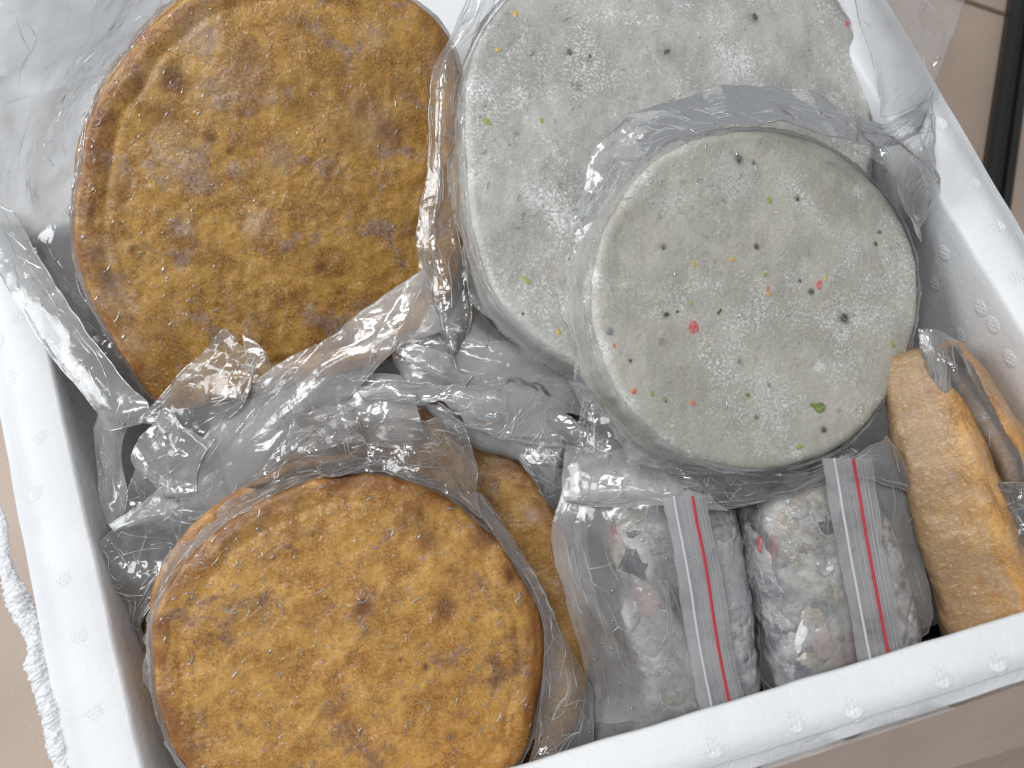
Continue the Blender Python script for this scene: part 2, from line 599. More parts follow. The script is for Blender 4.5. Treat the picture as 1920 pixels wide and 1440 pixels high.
# cross-section from the bottom of the inside, over the rim, to the foot of the outside: (share from inner to outer edge, z)
prof = [(-.10, .035), (-.055, .15), (-.012, RIM-.012), (.0, RIM-.003), (.02, RIM-.0008), (.05, RIM), (.5, RIM+.0006), (.78, RIM), (.80, RIM-.002),
        (.97, RIM-.0022), (.99, RIM-.003), (1.0, RIM-.006), (1.0, RIM-.03), (1.02, RIM-.12), (1.04, 0.0)]
for k, nm in enumerate(("front", "right", "back", "left")):
    a0, b0 = inner[k], inner[(k+1) % 4]
    a1, b1 = outer[k], outer[(k+1) % 4]
    nl = 90
    v = []
    for (u, z) in ([(.5, .035), (.26, .15), (.03, RIM-.012)]+prof[3:] if k == 0 else prof):
        for j in range(nl):
            w = j/(nl-1)
            p = (a0+(b0-a0)*w)*(1-u)+(a1+(b1-a1)*w)*u
            # the rim edges are not perfectly straight
            if .0 <= u <= 1 and 0 < j < nl-1:
                q = perlin(np.array([[p[0]*40, p[1]*40, z*3+k]]))[0]*.0011
                p = p+unit(p-ctr)*q
            v.append(lift(p, z))
    w_ = mesh("wall", v, gridf(len(prof), nl), M_FOAM, box)
bm_ = [lift(p, .035) for p in inner]+[lift(p, .0) for p in outer]
mesh("base", [lift(ctr+(p-ctr)*1.02, .035) for p in inner], [(0, 1, 2, 3)], M_FOAM, box, smooth=False)


# the box's lid lies open behind the back rim
yb = max(outer[2][1], outer[3][1])+.004
lid = empty("foam_slab", (0, yb, RIM-.03), "flat white foam slab behind the box at the upper left, under clear film", "foam slab")
lp = [(yb, RIM-.045), (yb, RIM-.012), (yb+.006, RIM-.007), (yb+.03, RIM-.007), (yb+.034, RIM-.016), (yb+.26, RIM-.016), (yb+.26, RIM-.045)]
xs = np.linspace(outer[3][0]-.03, outer[2][0]-.015, 80)
v = [(x, y+.0012*math.sin(x*31), z+.0006*math.sin(x*47+y*9)) for (y, z) in lp for x in xs]
mesh("panel", v, gridf(len(lp), 80), M_FOAM, lid)


def vent(c, n, r=.0068):
    "the honeycomb print of a mould vent: a disc of little bumps that melts into the surface"
    n = unit(n)
    a = unit(np.cross(n, [.2, .9, .3]))
    b = np.cross(n, a)
    k = 30
    g = np.linspace(-1.15, 1.15, k)
    U_, V_ = np.meshgrid(g, g, indexing='ij')
    w = 2*math.pi*2.6
    ph = perlin(np.stack([U_*2+c[0]*90, V_*2, U_*0+c[1]*90], -1))*1.2
    pat = sum(np.cos(w*(U_*math.cos(q)+V_*math.sin(q))+ph) for q in (0, math.pi/3, 2*math.pi/3))
    rr = np.hypot(U_, V_)
    z = .00035*(pat/3+.5)*(1-ss(.55, .98, rr+.2*ph))-.0009*ss(.72, 1.1, rr)
    mb = MB()
    ok = (rr < 1.12).reshape(-1)
    ix = np.cumsum(ok)-1
    pv = (c+(U_[..., None]*a+V_[..., None]*b)*r+n*z[..., None]).reshape(-1, 3)
    mb.add(pv[ok], [tuple(int(ix[i]) for i in q) for q in gridf(k, k) if all(ok[i] for i in q)])
    return mb


for x, y in ((32, 597), (22, 708), (72, 822), (68, 925), (120, 1088), (148, 1196), (176, 1337), (45, 512), (-5, 640),
             (1337, 1400), (1490, 1352), (1598, 1325), (1765, 1268), (1868, 1238),
             (1760, 232), (1822, 345), (1868, 425), (1908, 520)):
    vent(PZ(x, y, RIM+.0003), (0, 0, 1), .0064).build("vent_mark", M_FOAM, box)
# the right wall's inside
ri_t, ri_t2 = lift(inner[1]*.988+inner[2]*.012, RIM-.012), None
w0, w1 = inner[1], inner[2]
o0, o1 = outer[1], outer[2]
pA, pB = lift(w0*1.012-o0*.012, RIM-.012), lift(w1*1.012-o1*.012, RIM-.012)
pC = lift(w0*1.055-o0*.055, .15)
nR = unit(np.cross(pB-pA, pC-pA))
if np.dot(nR, CAM-pA) < 0:
    nR = -nR
for x, y in ((1752, 532), (1838, 577), (1801, 628), (1893, 672), (1770, 475), (1862, 610)):
    vent(hit(x, y, pA, nR)+nR*.0003, nR, .0066).build("vent_mark", M_FOAM, box)

# ragged torn lip along the left outer edge
cl = [(-8, 940), (4, 990), (8, 1040), (22, 1090), (42, 1140), (62, 1190), (72, 1250), (88, 1310), (104, 1370), (116, 1430), (128, 1500), (140, 1570)]
wd = [8, 9, 9, 15, 20, 17, 19, 16, 15, 16, 17, 17]
n = 200
tt = np.linspace(0, len(cl)-1, n)
cx = np.interp(tt, range(len(cl)), [c[0] for c in cl])
cyy = np.interp(tt, range(len(cl)), [c[1] for c in cl])
cw = np.interp(tt, range(len(cl)), wd)
v = []
K = 18
rr_ = np.random.RandomState(3)
for i in range(n):
    c = PZ(cx[i], cyy[i], RIM-.004)
    sc_ = 0.00029
    for j in range(K):
        an = 2*math.pi*j/K
        q0 = c+np.array([math.cos(an), 0, math.sin(an)])*cw[i]*sc_
        r_ = cw[i]*sc_*(.9+.8*fbm(q0*34, 2)+.55*np.abs(fbm(q0*120, 3))-.4*np.abs(fbm(q0*75+9, 2))+.16*rr_.uniform(-1, 1))
        v.append(c+np.array([math.cos(an)*r_*1.15, 0, math.sin(an)*r_*.9]))
mesh("torn_lip", v, gridf(n, K, wrap=True), M_FOAM, box, smooth=False, label="ragged torn strip of foam")

# brown tape stuck to the outside of the front wall
A0, A1 = Z(1380, 1452), Z(2010, 1252)
v = []
nu, nv = 12, 60
for i in range(nu):
    for j in range(nv):
        w = j/(nv-1)
        p = A0*(1-w)+A1*w
        u = i/(nu-1)
        dz = -.0030-u*.085
        out = .0012+u*.040
        p = p+np.array([0, -out, dz])+np.array([0, .0015, .0012])*perlin(np.array([[w*14, u*5, 1.]]))[0]
        v.append(p)
mesh("packing_tape", v, gridf(nu, nv), M_TAPE, box, label="glossy brown packing tape down the outside")
# clear tape end lapping onto the rim
v = []
nu, nv = 8, 50
for i in range(nu):
    for j in range(nv):
        w = j/(nv-1)
        x = 1405+(1800-1405)*w
        yb = 1452-(x-1405)*.325
        up = (22+9*math.sin(w*9)+6*math.sin(w*23))*(1-abs(2*w-1)**3)
        y = yb+3-up*(1-i/(nu-1))
        v.append(PZ(x, y, RIM-.0012+.0012*abs(math.sin(w*21+i))*.6))
mesh("tape_edge", v, gridf(nu, nv), M_MILK, box, label="clear peeling tape edge on the rim")


# ------------------------------------------------------------------ cakes
def frame_of(a, b):
    n = unit(-IZ+a*IX-b*IY)
    ex = unit(IX-n*np.dot(IX, n))
    ey = np.cross(n, ex)
    return n, ex, ey


def outline_of(pts, c, n, ex, ey, NT_):
    q = [hit(x, y, c, n)-c for x, y in pts]
    th = np.array([math.atan2(np.dot(k, ey), np.dot(k, ex)) for k in q])
    r = np.array([math.hypot(np.dot(k, ey), np.dot(k, ex)) for k in q])
    o = np.argsort(th)
    th, r = th[o], r[o]
    th = np.concatenate([th-2*math.pi, th, th+2*math.pi])
    r = np.tile(r, 3)
    t = np.linspace(-math.pi, math.pi, NT_, endpoint=False)
    rr = np.interp(t, th, r)
    k = max(3, NT_//40)
    ker = np.hanning(2*k+1)
    ker /= ker.sum()
    rr = np.convolve(np.concatenate([rr[-k:], rr, rr[:k]]), ker, 'valid')
    return t, rr


def cake(root, name, cpx, d, tilt, pts, thick, mat, seed, lump=.0012, scale=1.0, down=0.0, shift=(0, 0), spots=(), frosts=(),
         edge=.0045, crustw=.915, NT_=320, ring=0.0, crease=0.0):
    n, ex, ey = frame_of(*tilt)
    c = P(*cpx, d)
    t, R0 = outline_of(pts, c, n, ex, ey, NT_)
    R0 = R0*scale
    R0 = R0+.0016*fbm(np.stack([np.cos(t)*4+seed, np.sin(t)*4, t*0], 1), 3, seed)
    c2 = c-n*down+ex*shift[0]-ey*shift[1]
    rs = list(np.linspace(0, 1, 95))[1:]
    rows = []                                # (inset r share, radial offset, depth)
    for r in rs:
        rows.append((r, -edge, 0.0))
    for k in range(1, 7):
        an = k/6*math.pi/2
        rows.append((1, -edge+edge*math.sin(an), -edge*(1-math.cos(an))))
    for k in range(1, 7):
        rows.append((1, 0, -edge-(thick-2*edge)*k/6))
    for k in range(1, 5):
        an = k/4*math.pi/2
        rows.append((1, -edge+edge*math.cos(an), -thick+edge-edge*math.sin(an)))
    rows.append((.5, -edge, -thick))
    rows.append((.02, -edge, -thick))
    V, ED = [], []
    for (r, off, z) in rows:
        rad_ = (R0+off)*r
        V.append(np.stack([rad_*np.cos(t), rad_*np.sin(t), np.full_like(t, z)], 1))
        ED.append(np.full_like(t, (r if z == 0 else 1+(-z/thick)*.5)))
    V = np.array(V)
    ED = np.array(ED).reshape(-1)
    nr = len(rows)
    X = V.reshape(-1, 3)
    # lumps: whole surface along its rough normal
    nr_ = np.zeros_like(X)
    side = np.clip((ED-.97)/.06, 0, 1)
    rd = X.copy()
    rd[:, 2] = 0
    rd /= np.linalg.norm(rd, axis=1)[:, None]+1e-9
    nr_ = rd*side[:, None]
    nr_[:, 2] = (1-side)*np.where(ED < 1.4, 1, -1)
    q = (fbm(X*24, 4, seed)*lump*1.5+fbm(X*110, 3, seed+3)*lump*.5)*(1-.35*np.clip((ED-.97)/.06, 0, 1))
    if ring:                                 # a dip with a raised welt just inside the edge
        q = q+ring*(ss(.90, .985, ED)*(1-side)-.9*np.exp(-((ED-.885-.03*fbm(X*30, 2, seed+9))/.022)**2))
    if crease:
        an = np.arctan2(X[:, 1], X[:, 0])
        f2 = np.abs(perlin(np.stack([X[:, 0]*75, X[:, 1]*28, X[:, 2]*0+seed], 1)))
        q = q-crease*np.exp(-(f2/.06)**2)*ss(.6, .95, ED)
    X = X+nr_*q[:, None]
    scorch = np.zeros(len(X))
    frost = np.zeros(len(X))
    for lst, arr in ((spots, scorch), (frosts, frost)):
        for (x, y, rp, st) in lst:
            g = hit(x, y, c2, n)-c2
            gx, gy = np.dot(g, ex), np.dot(g, ey)
            rr = rp*d/FPX
            dd = np.hypot(X[:, 0]-gx, X[:, 1]-gy)*(1+.5*fbm(X*120, 3, seed+11))
            arr[:] = np.maximum(arr, st*(1-ss(.1, 1.3, dd/rr))*(ED < 1.1))
    crust = ss(crustw, 1.0, ED)
    F = gridf(nr, NT_, wrap=True)
    vtop = len(X)
    X = np.vstack([X, [[0, 0, q[:NT_].mean()]], [[0, 0, -thick]]])
    F += [(j, (j+1) % NT_, vtop) for j in range(NT_)]
    o = (nr-1)*NT_
    F += [(o+(j+1) % NT_, o+j, vtop+1) for j in range(NT_)]
    pad = lambda z: np.concatenate([z, [z[:NT_].mean(), 0]])
    mw = Matrix(((ex[0], ey[0], n[0], c2[0]), (ex[1], ey[1], n[1], c2[1]), (ex[2], ey[2], n[2], c2[2]), (0, 0, 0, 1)))
    ob = mesh(name, X, F, mat, None, attrs={'scorch': pad(scorch), 'frost': pad(frost), 'crust': pad(crust)})
    ob.matrix_world = mw
    if root is not None:
        ob.parent = root
        ob.matrix_parent_inverse = root.matrix_world.inverted()
    return ob, c2, n, ex, ey


def stack(name, n):
    pass


GB = "golden brown fried fish cakes sealed in film"
GG = "grey steamed fish cakes sealed in film"
# --- back brown pair
o_back = [(137, 430), (150, 330), (182, 195), (250, 95), (335, 5), (430, -45), (560, -60), (700, -35), (790, 10), (850, 65), (880, 180), (890, 300), (884, 430),
          (860, 560), (800, 650), (700, 700), (600, 720), (500, 740), (400, 770), (320, 790), (270, 735), (200, 625), (152, 530)]
o_back_f = [(x-4+(490-x)*.012, y-8+(370-y)*.0) for x, y in o_back]
r_ = empty("fried_fish_cake", P(490, 370, .535), "large golden brown fish cake at the back left with two dark scorch spots", "fish cake", GB)
back_brown = cake(r_, "body", (490, 370), .485, (.36, -.24), o_back_f, .021, M_BR1, 3, .0016, ring=.0010, spots=[
    (325, 150, 34, 1.0), (300, 215, 36, .6), (395, 258, 15, .9), (600, 497, 14, .8), (430, 283, 10, .7), (248, 466, 8, 1), (205, 520, 28, .4), (735, 250, 44, .5),
    (600, 610, 22, .4), (520, 672, 26, .45), (470, 95, 40, .35), (640, 130, 26, .4), (190, 215, 30, .6), (215, 350, 40, .45), (620, 320, 20, .4), (770, 410, 20, .3), (560, 40, 40, .4), (180, 300, 34, .6), (165, 400, 26, .6), (170, 480, 26, .5), (250, 160, 40, .5), (680, 180, 60, .4), (760, 170, 40, .45), (830, 90, 36, .5), (560, 190, 50, .35), (300, 620, 40, .35), (290, 700, 26, .5), (640, 250, 40, .3), (440, 230, 40, .3), (350, 470, 40, .3)],
    frosts=[(372, 60, 50, .9), (480, 420, 32, .9), (330, 290, 55, .6), (520, 290, 36, .8), (700, 240, 60, .6), (460, 150, 55, .5), (340, 425, 28, .7), (215, 560, 44, .8), (235, 640, 38, .8), (190, 470, 32, .7), (395, 180, 40, .6), (280, 130, 32, .5), (820, 130, 40, .5), (700, 70, 40, .5)], crustw=.91)
r_ = empty("fried_fish_cake", P(490, 370, .56), "underside fish cake whose brown rim shows left of the large back cake", "fish cake", GB)
cake(r_, "body", (490, 370), .485, (.36, -.24), o_back_f, .021, M_BR1, 13, .0014, scale=1.0, down=.0225, shift=(-.006, -.001), NT_=200)

# --- front brown pair
o_front = [(282, 1240), (286, 1155), (322, 1080), (395, 1000), (480, 945), (560, 905), (640, 888), (710, 890), (830, 925), (900, 980), (975, 1075), (1020, 1155), (1024, 1230), (1012, 1320),
           (985, 1420), (920, 1490), (800, 1545), (650, 1565), (500, 1545), (400, 1490), (335, 1435), (298, 1340)]
r_ = empty("fried_fish_cake", P(650, 1200, .47), "golden brown fish cake in film at the front left, topmost of its pair", "fish cake", GB)
front_brown = cake(r_, "body", (655, 1215), .425, (.24, .02), o_front, .019, M_BR2, 21, .0017, crease=.0005, ring=.0006, spots=[
    (680, 1140, 30, .85), (836, 1138, 34, .75), (798, 1250, 10, 1), (750, 1236, 6, 1), (775, 970, 40, .6), (800, 1015, 36, .7), (960, 1080, 28, .75), (620, 1330, 24, .7), (865, 1340, 18, .6),
    (845, 1380, 16, .6), (760, 1310, 12, .6), (450, 1360, 9, .8), (470, 950, 50, .55), (545, 930, 46, .5), (420, 1000, 46, .5), (330, 1090, 30, .6), (300, 1180, 24, .5), (640, 905, 40, .4), (900, 1000, 40, .4), (1000, 1190, 26, .5), (980, 1300, 30, .35), (1000, 1380, 24, .4), (545, 990, 26, .4), (300, 1300, 26, .4), (560, 1140, 20, .25), (690, 1040, 24, .25), (380, 1040, 34, .5), (590, 1230, 14, .3), (720, 880, 15, .7)],
    frosts=[(350, 1100, 22, .5), (505, 1165, 20, .5), (690, 1310, 20, .5), (430, 1010, 18, .5)], crustw=.91)
r_ = empty("fried_fish_cake", P(650, 1200, .50), "lower fish cake of the front left pair, its rim showing above and left", "fish cake", GB)
cake(r_, "body", (655, 1215), .425, (.24, .02), o_front, .019, M_BR2, 31, .0014, scale=1.0, down=.0205, shift=(-.005, -.0085), NT_=200)

# --- middle brown
o_mid = [(760, 770), (830, 772), (905, 812), (985, 890), (1045, 985), (1090, 1095), (1108, 1190), (1100, 1300), (1060, 1400), (950, 1500), (750, 1530), (560, 1480), (430, 1350), (390, 1200), (400, 1060), (470, 920), (560, 830), (660, 785)]
r_ = empty("fried_fish_cake", P(745, 1140, .52), "brown fish cake peeking out behind and right of the front left pair", "fish cake", GB)
o_mid = [(x+8, y-6) for x, y in o_mid]
mid_brown = cake(r_, "body", (768, 1144), .486, (-.12, -.04), o_mid, .024, M_BR3, 41, .0014, scale=.99, spots=[(870, 830, 10, .8), (940, 850, 9, .8), (905, 815, 9, .7)], frosts=[(860, 800, 30, .8), (930, 870, 30, .8), (1010, 960, 30, .6)], crustw=.91)

# --- back grey
o_gb = [(872, 110), (862, 250), (868, 350), (882, 450), (920, 565), (1000, 645), (1090, 700), (1200, 735), (1350, 720), (1500, 640), (1590, 500), (1640, 330), (1646, 210), (1640, 130), (1592, 10), (1500, -90), (1350, -150), (1200, -160), (1050, -110), (940, -10)]
o_gb = [(x+(1250-x)*.02, y+(290-y)*.02) for x, y in o_gb]
r_ = empty("steamed_fish_cake", P(1250, 290, .52), "frosted grey fish cake in film at the back, partly under the other grey one", "fish cake", GG)
back_grey = cake(r_, "body", (1250, 290), .470, (.20, .20), o_gb, .034, M_GR1, 51, .0012, crustw=2, spots=[
    (860, 225, 12, .9), (1412, 34, 16, .5), (1068, 98, 9, .8), (1250, 100, 20, .4), (1050, 350, 9, .5), (1080, 160, 14, .4), (1105, 115, 8, .5), (1555, 115, 8, .4), (970, 250, 7, .6)], frosts=[(1010, 370, 40, .7), (1050, 410, 36, .8), (1380, 130, 60, .5), (900, 160, 40, .5), (980, 180, 20, .5), (890, 330, 30, .6)], edge=.006)

# --- front grey
o_gf = [(1112, 620), (1108, 520), (1130, 430), (1180, 345), (1260, 275), (1350, 246), (1440, 240), (1540, 265), (1630, 325), (1692, 400), (1724, 480), (1728, 560), (1712, 650), (1660, 755), (1600, 830), (1500, 872), (1400, 882), (1310, 862), (1220, 810), (1150, 725)]
r_ = empty("steamed_fish_cake", P(1400, 560, .475), "round grey fish cake at the right, topmost, with red and green vegetable bits", "fish cake", GG)
front_grey = cake(r_, "body", (1400, 563), .425, (.34, .10), o_gf, .034, M_GR2, 61, .0008, crustw=2, edge=.0065, spots=[
    (1385, 298, 10, 1), (1414, 305, 7, .7), (1418, 463, 8, 1), (1584, 596, 14, 1), (1521, 546, 10, 1), (1642, 457, 7, .9), (1500, 526, 6, .8), (1182, 676, 5, .9), (1545, 805, 9, .9), (1387, 678, 8, .6),
    (1245, 462, 8, .7), (1250, 590, 9, .7), (1494, 372, 9, .6), (1538, 667, 4, .5), (1578, 621, 4, 1), (1418, 783, 5, .9), (1442, 722, 5, .7), (1572, 770, 7, .5), (1145, 622, 8, .7), (1240, 640, 8, .7), (1280, 340, 6, .5), (1357, 375, 7, .4), (1186, 410, 5, .5)],
    frosts=[(1370, 340, 60, .35), (1180, 330, 60, .45), (1610, 360, 14, .9), (1585, 625, 9, 1), (1538, 688, 15, 1), (1610, 604, 12, .7), (1120, 520, 20, .8), (1130, 650, 26, .8), (1170, 760, 30, .8), (1250, 840, 24, .6), (1260, 380, 40, .3), (1495, 850, 20, .6)])


# ------------------------------------------------------------------ vegetable bits in the grey cakes (each a part)
def surf_hit(ob, x, y):
    mi = ob.matrix_world.inverted()
    o = mi @ Vector(CAM)
    dr = (mi.to_3x3() @ Vector(ray(x, y))).normalized()
    ok, loc, nrm, _ = ob.ray_cast(o, dr)
    if not ok:
        return None
    return np.array(ob.matrix_world @ loc), unit(np.array(ob.matrix_world.to_3x3() @ nrm))


def bit(ob, name, x, y, w, h, ang, mat, seed, shape=None):
    q = surf_hit(ob, x, y)
    if q is None:
        return
    p, n = q
    k = np.linalg.norm(p-CAM)/FPX*.96
    ex = unit(IX-n*np.dot(IX, n))
    ey = unit(np.cross(n, ex))
    rs = random.Random(seed)
    w, h = w*.88, h*.88
    pts = shape or [(math.cos(a)*rs.uniform(.75, 1.15), math.sin(a)*rs.uniform(.75, 1.15)) for a in [i*2*math.pi/9 for i in range(9)]]
    ca, sa = math.cos(ang), math.sin(ang)
    v = []
    for f, z in ((1, -.0003), (.93, .00025), (.5, .0004)):
        for (a, b) in pts:
            a, b = a*w*.5*f*k, b*h*.5*f*k
            v.append(p+ex*(a*ca-b*sa)+ey*(a*sa+b*ca)+n*z)
    m_ = len(pts)
    F = gridf(3, m_, wrap=True)+[tuple(range(2*m_, 3*m_))]
    mesh(name, v, F, mat, ob.parent, smooth=False)


def m_bit(name, c1, c2):
    t = NT(name)
    c = t.mix(t.ramp(t.noise(500, 3), .4, .6), c1, c2)
    c = t.mix(t.ramp(t.noise(700, 3), .5, .7, .12, .6), c, srgb(188, 186, 172))
    t.bsdf(Base_Color=c, Roughness=.35, Coat_Weight=.5, Coat_Roughness=.15)
    return t.m


M_GREEN = m_bit("green_leaf_bit", srgb(82, 112, 18), srgb(112, 138, 30))
M_PALEG = m_bit("pale_green_bit", srgb(136, 150, 60), srgb(160, 170, 90))
M_REDB = m_bit("red_bit", srgb(196, 58, 66), srgb(214, 110, 112))
M_ORB = m_bit("orange_bit", srgb(206, 96, 50), srgb(220, 128, 90))
M_YEL = m_bit("yellow_bit", srgb(206, 160, 44), srgb(214, 180, 90))
M_PEP = m_bit("black_pepper_bit", srgb(38, 36, 34), srgb(70, 66, 58))
M_BLUE = m_bit("bluish_bit", srgb(70, 84, 120), srgb(110, 122, 146))
fg, bg = front_grey[0], back_grey[0]
leaf = [(-1, .35), (-.55, .62), (-.2, .45), (.1, .7), (.55, .75), (.95, .2), (1.0, -.1), (.6, -.75), (.1, -.9), (-.3, -.55), (-.5, -.1), (-.85, .1)]
leaf = [(a, b) for a, b in leaf]
bit(fg, "green_flake", 1533, 763, 44, 30, 0, M_GREEN, 1, leaf[::-1])
for nm, x, y, w, h, a, mt in (
    ("green_flake", 1498, 838, 24, 11, .2, M_PALEG), ("green_flake", 1247, 750, 11, 15, .2, M_GREEN), ("green_flake", 1222, 738, 12, 18, 0, M_PALEG), ("green_flake", 1402, 741, 14, 10, 0, M_GREEN),
    ("red_bit", 1300, 614, 25, 33, .2, M_REDB), ("red_bit", 1536, 533, 15, 22, -.3, M_REDB), ("carrot_bit", 1441, 552, 13, 12, 0, M_YEL), ("carrot_bit", 1440, 541, 10, 12, .2, M_ORB),
    ("carrot_bit", 1298, 756, 16, 12, -.5, M_ORB), ("carrot_bit", 1188, 734, 18, 14, .4, M_ORB), ("carrot_bit", 1151, 648, 9, 13, .3, M_ORB), ("corn_bit", 1301, 495, 10, 15, .1, M_YEL),
    ("corn_bit", 1372, 486, 12, 12, 0, M_YEL), ("corn_bit", 1296, 569, 11, 9, 0, M_PALEG), ("corn_bit", 1673, 646, 14, 15, 0, M_PALEG), ("corn_bit", 1548, 522, 7, 14, -.4, M_YEL),
    ("pepper_bit", 1521, 547, 13, 11, .4, M_PEP), ("pepper_bit", 1385, 299, 11, 16, 0, M_PEP), ("pepper_bit", 1418, 463, 10, 11, 0, M_PEP), ("pepper_bit", 1584, 596, 16, 16, 0, M_PEP),
    ("pepper_bit", 1545, 806, 12, 12, .3, M_PEP), ("pepper_bit", 1500, 527, 7, 9, .3, M_PEP), ("pepper_bit", 1642, 457, 8, 9, 0, M_PEP), ("pepper_bit", 1182, 676, 8, 7, 0, M_PEP), ("pepper_bit", 1243, 465, 10, 9, 0, M_PEP),
    ("pepper_bit", 1250, 590, 13, 11, 0, M_PEP), ("pepper_bit", 1270, 584, 8, 8, 0, M_PEP), ("pepper_bit", 1349, 584, 22, 6, .9, M_PEP), ("pepper_bit", 1413, 305, 8, 8, 0, M_PEP), ("blue_bit", 1142, 624, 14, 11, 0, M_BLUE),
    ("green_flake", 1442, 375, 14, 18, .3, M_PALEG), ("green_flake", 1648, 435, 12, 10, 0, M_BLUE), ("green_flake", 1433, 515, 18, 10, .6, M_PALEG), ("pepper_bit", 1495, 373, 10, 9, 0, M_PEP)):
    bit(fg, nm, x, y, w, h, a, mt, int(x*7+y))
for nm, x, y, w, h, a, mt in (
    ("green_flake", 913, 229, 22, 17, -.6, M_PALEG), ("green_flake", 1015, 226, 9, 13, 0, M_PALEG), ("corn_bit", 934, 93, 15, 12, 0, M_YEL), ("corn_bit", 966, 26, 11, 18, .2, M_YEL),
    ("red_bit", 1588, 44, 12, 16, -.4, M_REDB), ("pepper_bit", 861, 225, 10, 17, .1, M_PEP), ("pepper_bit", 1068, 98, 10, 16, .2, M_PEP), ("pepper_bit", 1416, 32, 12, 16, .2, M_PEP),
    ("pepper_bit", 980, 588, 7, 7, 0, M_PEP), ("corn_bit", 1047, 623, 11, 18, 0, M_YEL), ("pepper_bit", 1106, 106, 8, 9, 0, M_PEP), ("green_flake", 985, 525, 30, 14, -.6, M_PALEG), ("pepper_bit", 1250, 97, 18, 9, .5, M_PEP)):
    bit(bg, nm, x, y, w, h, a, mt, int(x*5+y))


# ------------------------------------------------------------------ little film wrinkles on the cakes, whitened to stand in for glints
def glints(ob, x0, y0, x1, y1, count, seed, smin, smax, mat):
    rs = random.Random(seed)
    mb = MB()
    for _ in range(count):
        x, y = rs.uniform(x0, x1), rs.uniform(y0, y1)
        q = surf_hit(ob, x, y)
        if q is None or q[1].dot(-IZ) < .8:
            continue
        p, n = q
        k = .45/FPX
        ex = unit(IX-n*np.dot(IX, n))
        ey = np.cross(n, ex)
        L = rs.uniform(smin, smax)*k
        if rs.random() < .12:
            L *= 2.2
            big = 1.6
        else:
            big = 1.0
        a = rs.gauss(1.1, .7)
        cv = rs.uniform(-1.3, 1.3)
        m_ = 6
        pts, rr = [], []
        for i in range(m_):
            u = i/(m_-1)-.5
            an = a+cv*u
            pts.append(p+(ex*math.cos(an)+ey*math.sin(an))*L*u+n*.00012)
            rr.append(max(.12, 1-abs(2*u)**2)*rs.uniform(.9, 1.7)*k*.95*big)
        mb.add(*tube(pts, rr, 5))
    mb.build("wrinkle_glint", mat, ob.parent, kind='stuff')


M_GLINT = m_film("white_glint_film", .40, gloss=.04, bump=0.05, refl=2.2)
glints(back_brown[0], 150, 0, 860, 760, 300, 5, 5, 13, M_GLINT)
glints(front_brown[0], 290, 890, 1020, 1440, 380, 6, 5, 14, M_GLINT)
glints(front_brown[0], 300, 930, 500, 1160, 60, 16, 9, 22, M_GLINT)
glints(front_brown[0], 850, 950, 1015, 1440, 40, 17, 8, 20, M_GLINT)
glints(back_brown[0], 150, 60, 420, 640, 60, 18, 7, 16, M_GLINT)
glints(fg, 1110, 240, 1725, 880, 170, 7, 5, 12, M_GLINT)
glints(bg, 860, 0, 1640, 700, 200, 8, 5, 12, M_GLINT)


# ------------------------------------------------------------------ long bodies: fish rolls and upright cakes
def roll(root, name, spine, wid, hgt, mat, seed, lump=.0015, sq=2.6, nu=110, nv=64, twist=0.0, frosts=(), spots=(), frostv=None):
    "spine: [(x, y, d)], wid: half widths across the picture in pixels, hgt: half heights towards the camera in metres"
    k = len(spine)
    S = np.array([P(*q) for q in spine])
    tq = np.linspace(0, k-1, nu)
    S = np.stack([np.interp(tq, range(k), S[:, i]) for i in range(3)], 1)
    for _ in range(12):
        S[1:-1] = (S[:-2]+2*S[1:-1]+S[2:])/4
    dm = np.mean([q[2] for q in spine])
    w = np.interp(tq, range(k), wid)*dm/FPX
    h = np.interp(tq, range(k), hgt)
    t = np.gradient(S, axis=0)
    t /= np.linalg.norm(t, axis=1)[:, None]
    up = -IZ
    ax = np.cross(t, up)
    ax /= np.linalg.norm(ax, axis=1)[:, None]
    nn_ = np.cross(ax, t)
    ca, sa = math.cos(twist), math.sin(twist)
    ax, nn_ = ax*ca+nn_*sa, nn_*ca-ax*sa
    an = np.linspace(0, 2*math.pi, nv, endpoint=False)
    cx_ = np.sign(np.cos(an))*np.abs(np.cos(an))**(2/sq)
    sy_ = np.sign(np.sin(an))*np.abs(np.sin(an))**(2/sq)
    cap = np.clip(np.minimum(np.arange(nu), np.arange(nu)[::-1])/(nu*.07), 0, 1)
    cap = np.sqrt(1-(1-cap)**2)*.97+.03
    X = S[:, None]+ax[:, None]*(cx_[None, :, None]*(w*cap)[:, None, None])+nn_[:, None]*(sy_[None, :, None]*(h*cap)[:, None, None])
    out = X-S[:, None]
    out = out/(np.linalg.norm(out, axis=2)[..., None]+1e-9)
    q = fbm(X*38, 4, seed)*lump*1.7+fbm(X*140, 3, seed+5)*lump*.6
    X = (X+out*q[..., None]).reshape(-1, 3)
    fr, sc = np.zeros(len(X)), np.zeros(len(X))
    rel = X-CAM
    dz = rel@IZ
    pxx, pyy = rel@IX/dz*FPX+960, rel@IY/dz*FPX+720
    for lst, arr in ((spots, sc), (frosts, fr)):
        for (x, y, rx, ry, st) in lst:
            c0 = P(x, y, dm)
            g = X-c0
            dd = np.hypot((g@IX)/(rx*dm/FPX), (g@IY)/(ry*dm/FPX))*(1+.6*fbm(X*70, 3, seed+2))
            arr[:] = np.maximum(arr, st*(1-ss(.5, 1.1, dd)))
    if frostv is not None:
        fr = np.maximum(fr, np.tile(frostv(an), nu))
    F = gridf(nu, nv, wrap=True)
    F += [tuple(range(nv))[::-1], tuple(range((nu-1)*nv, nu*nv))]
    return mesh(name, X, F, mat, root, attrs={'frost': fr, 'scorch': sc, 'crust': fr*0})


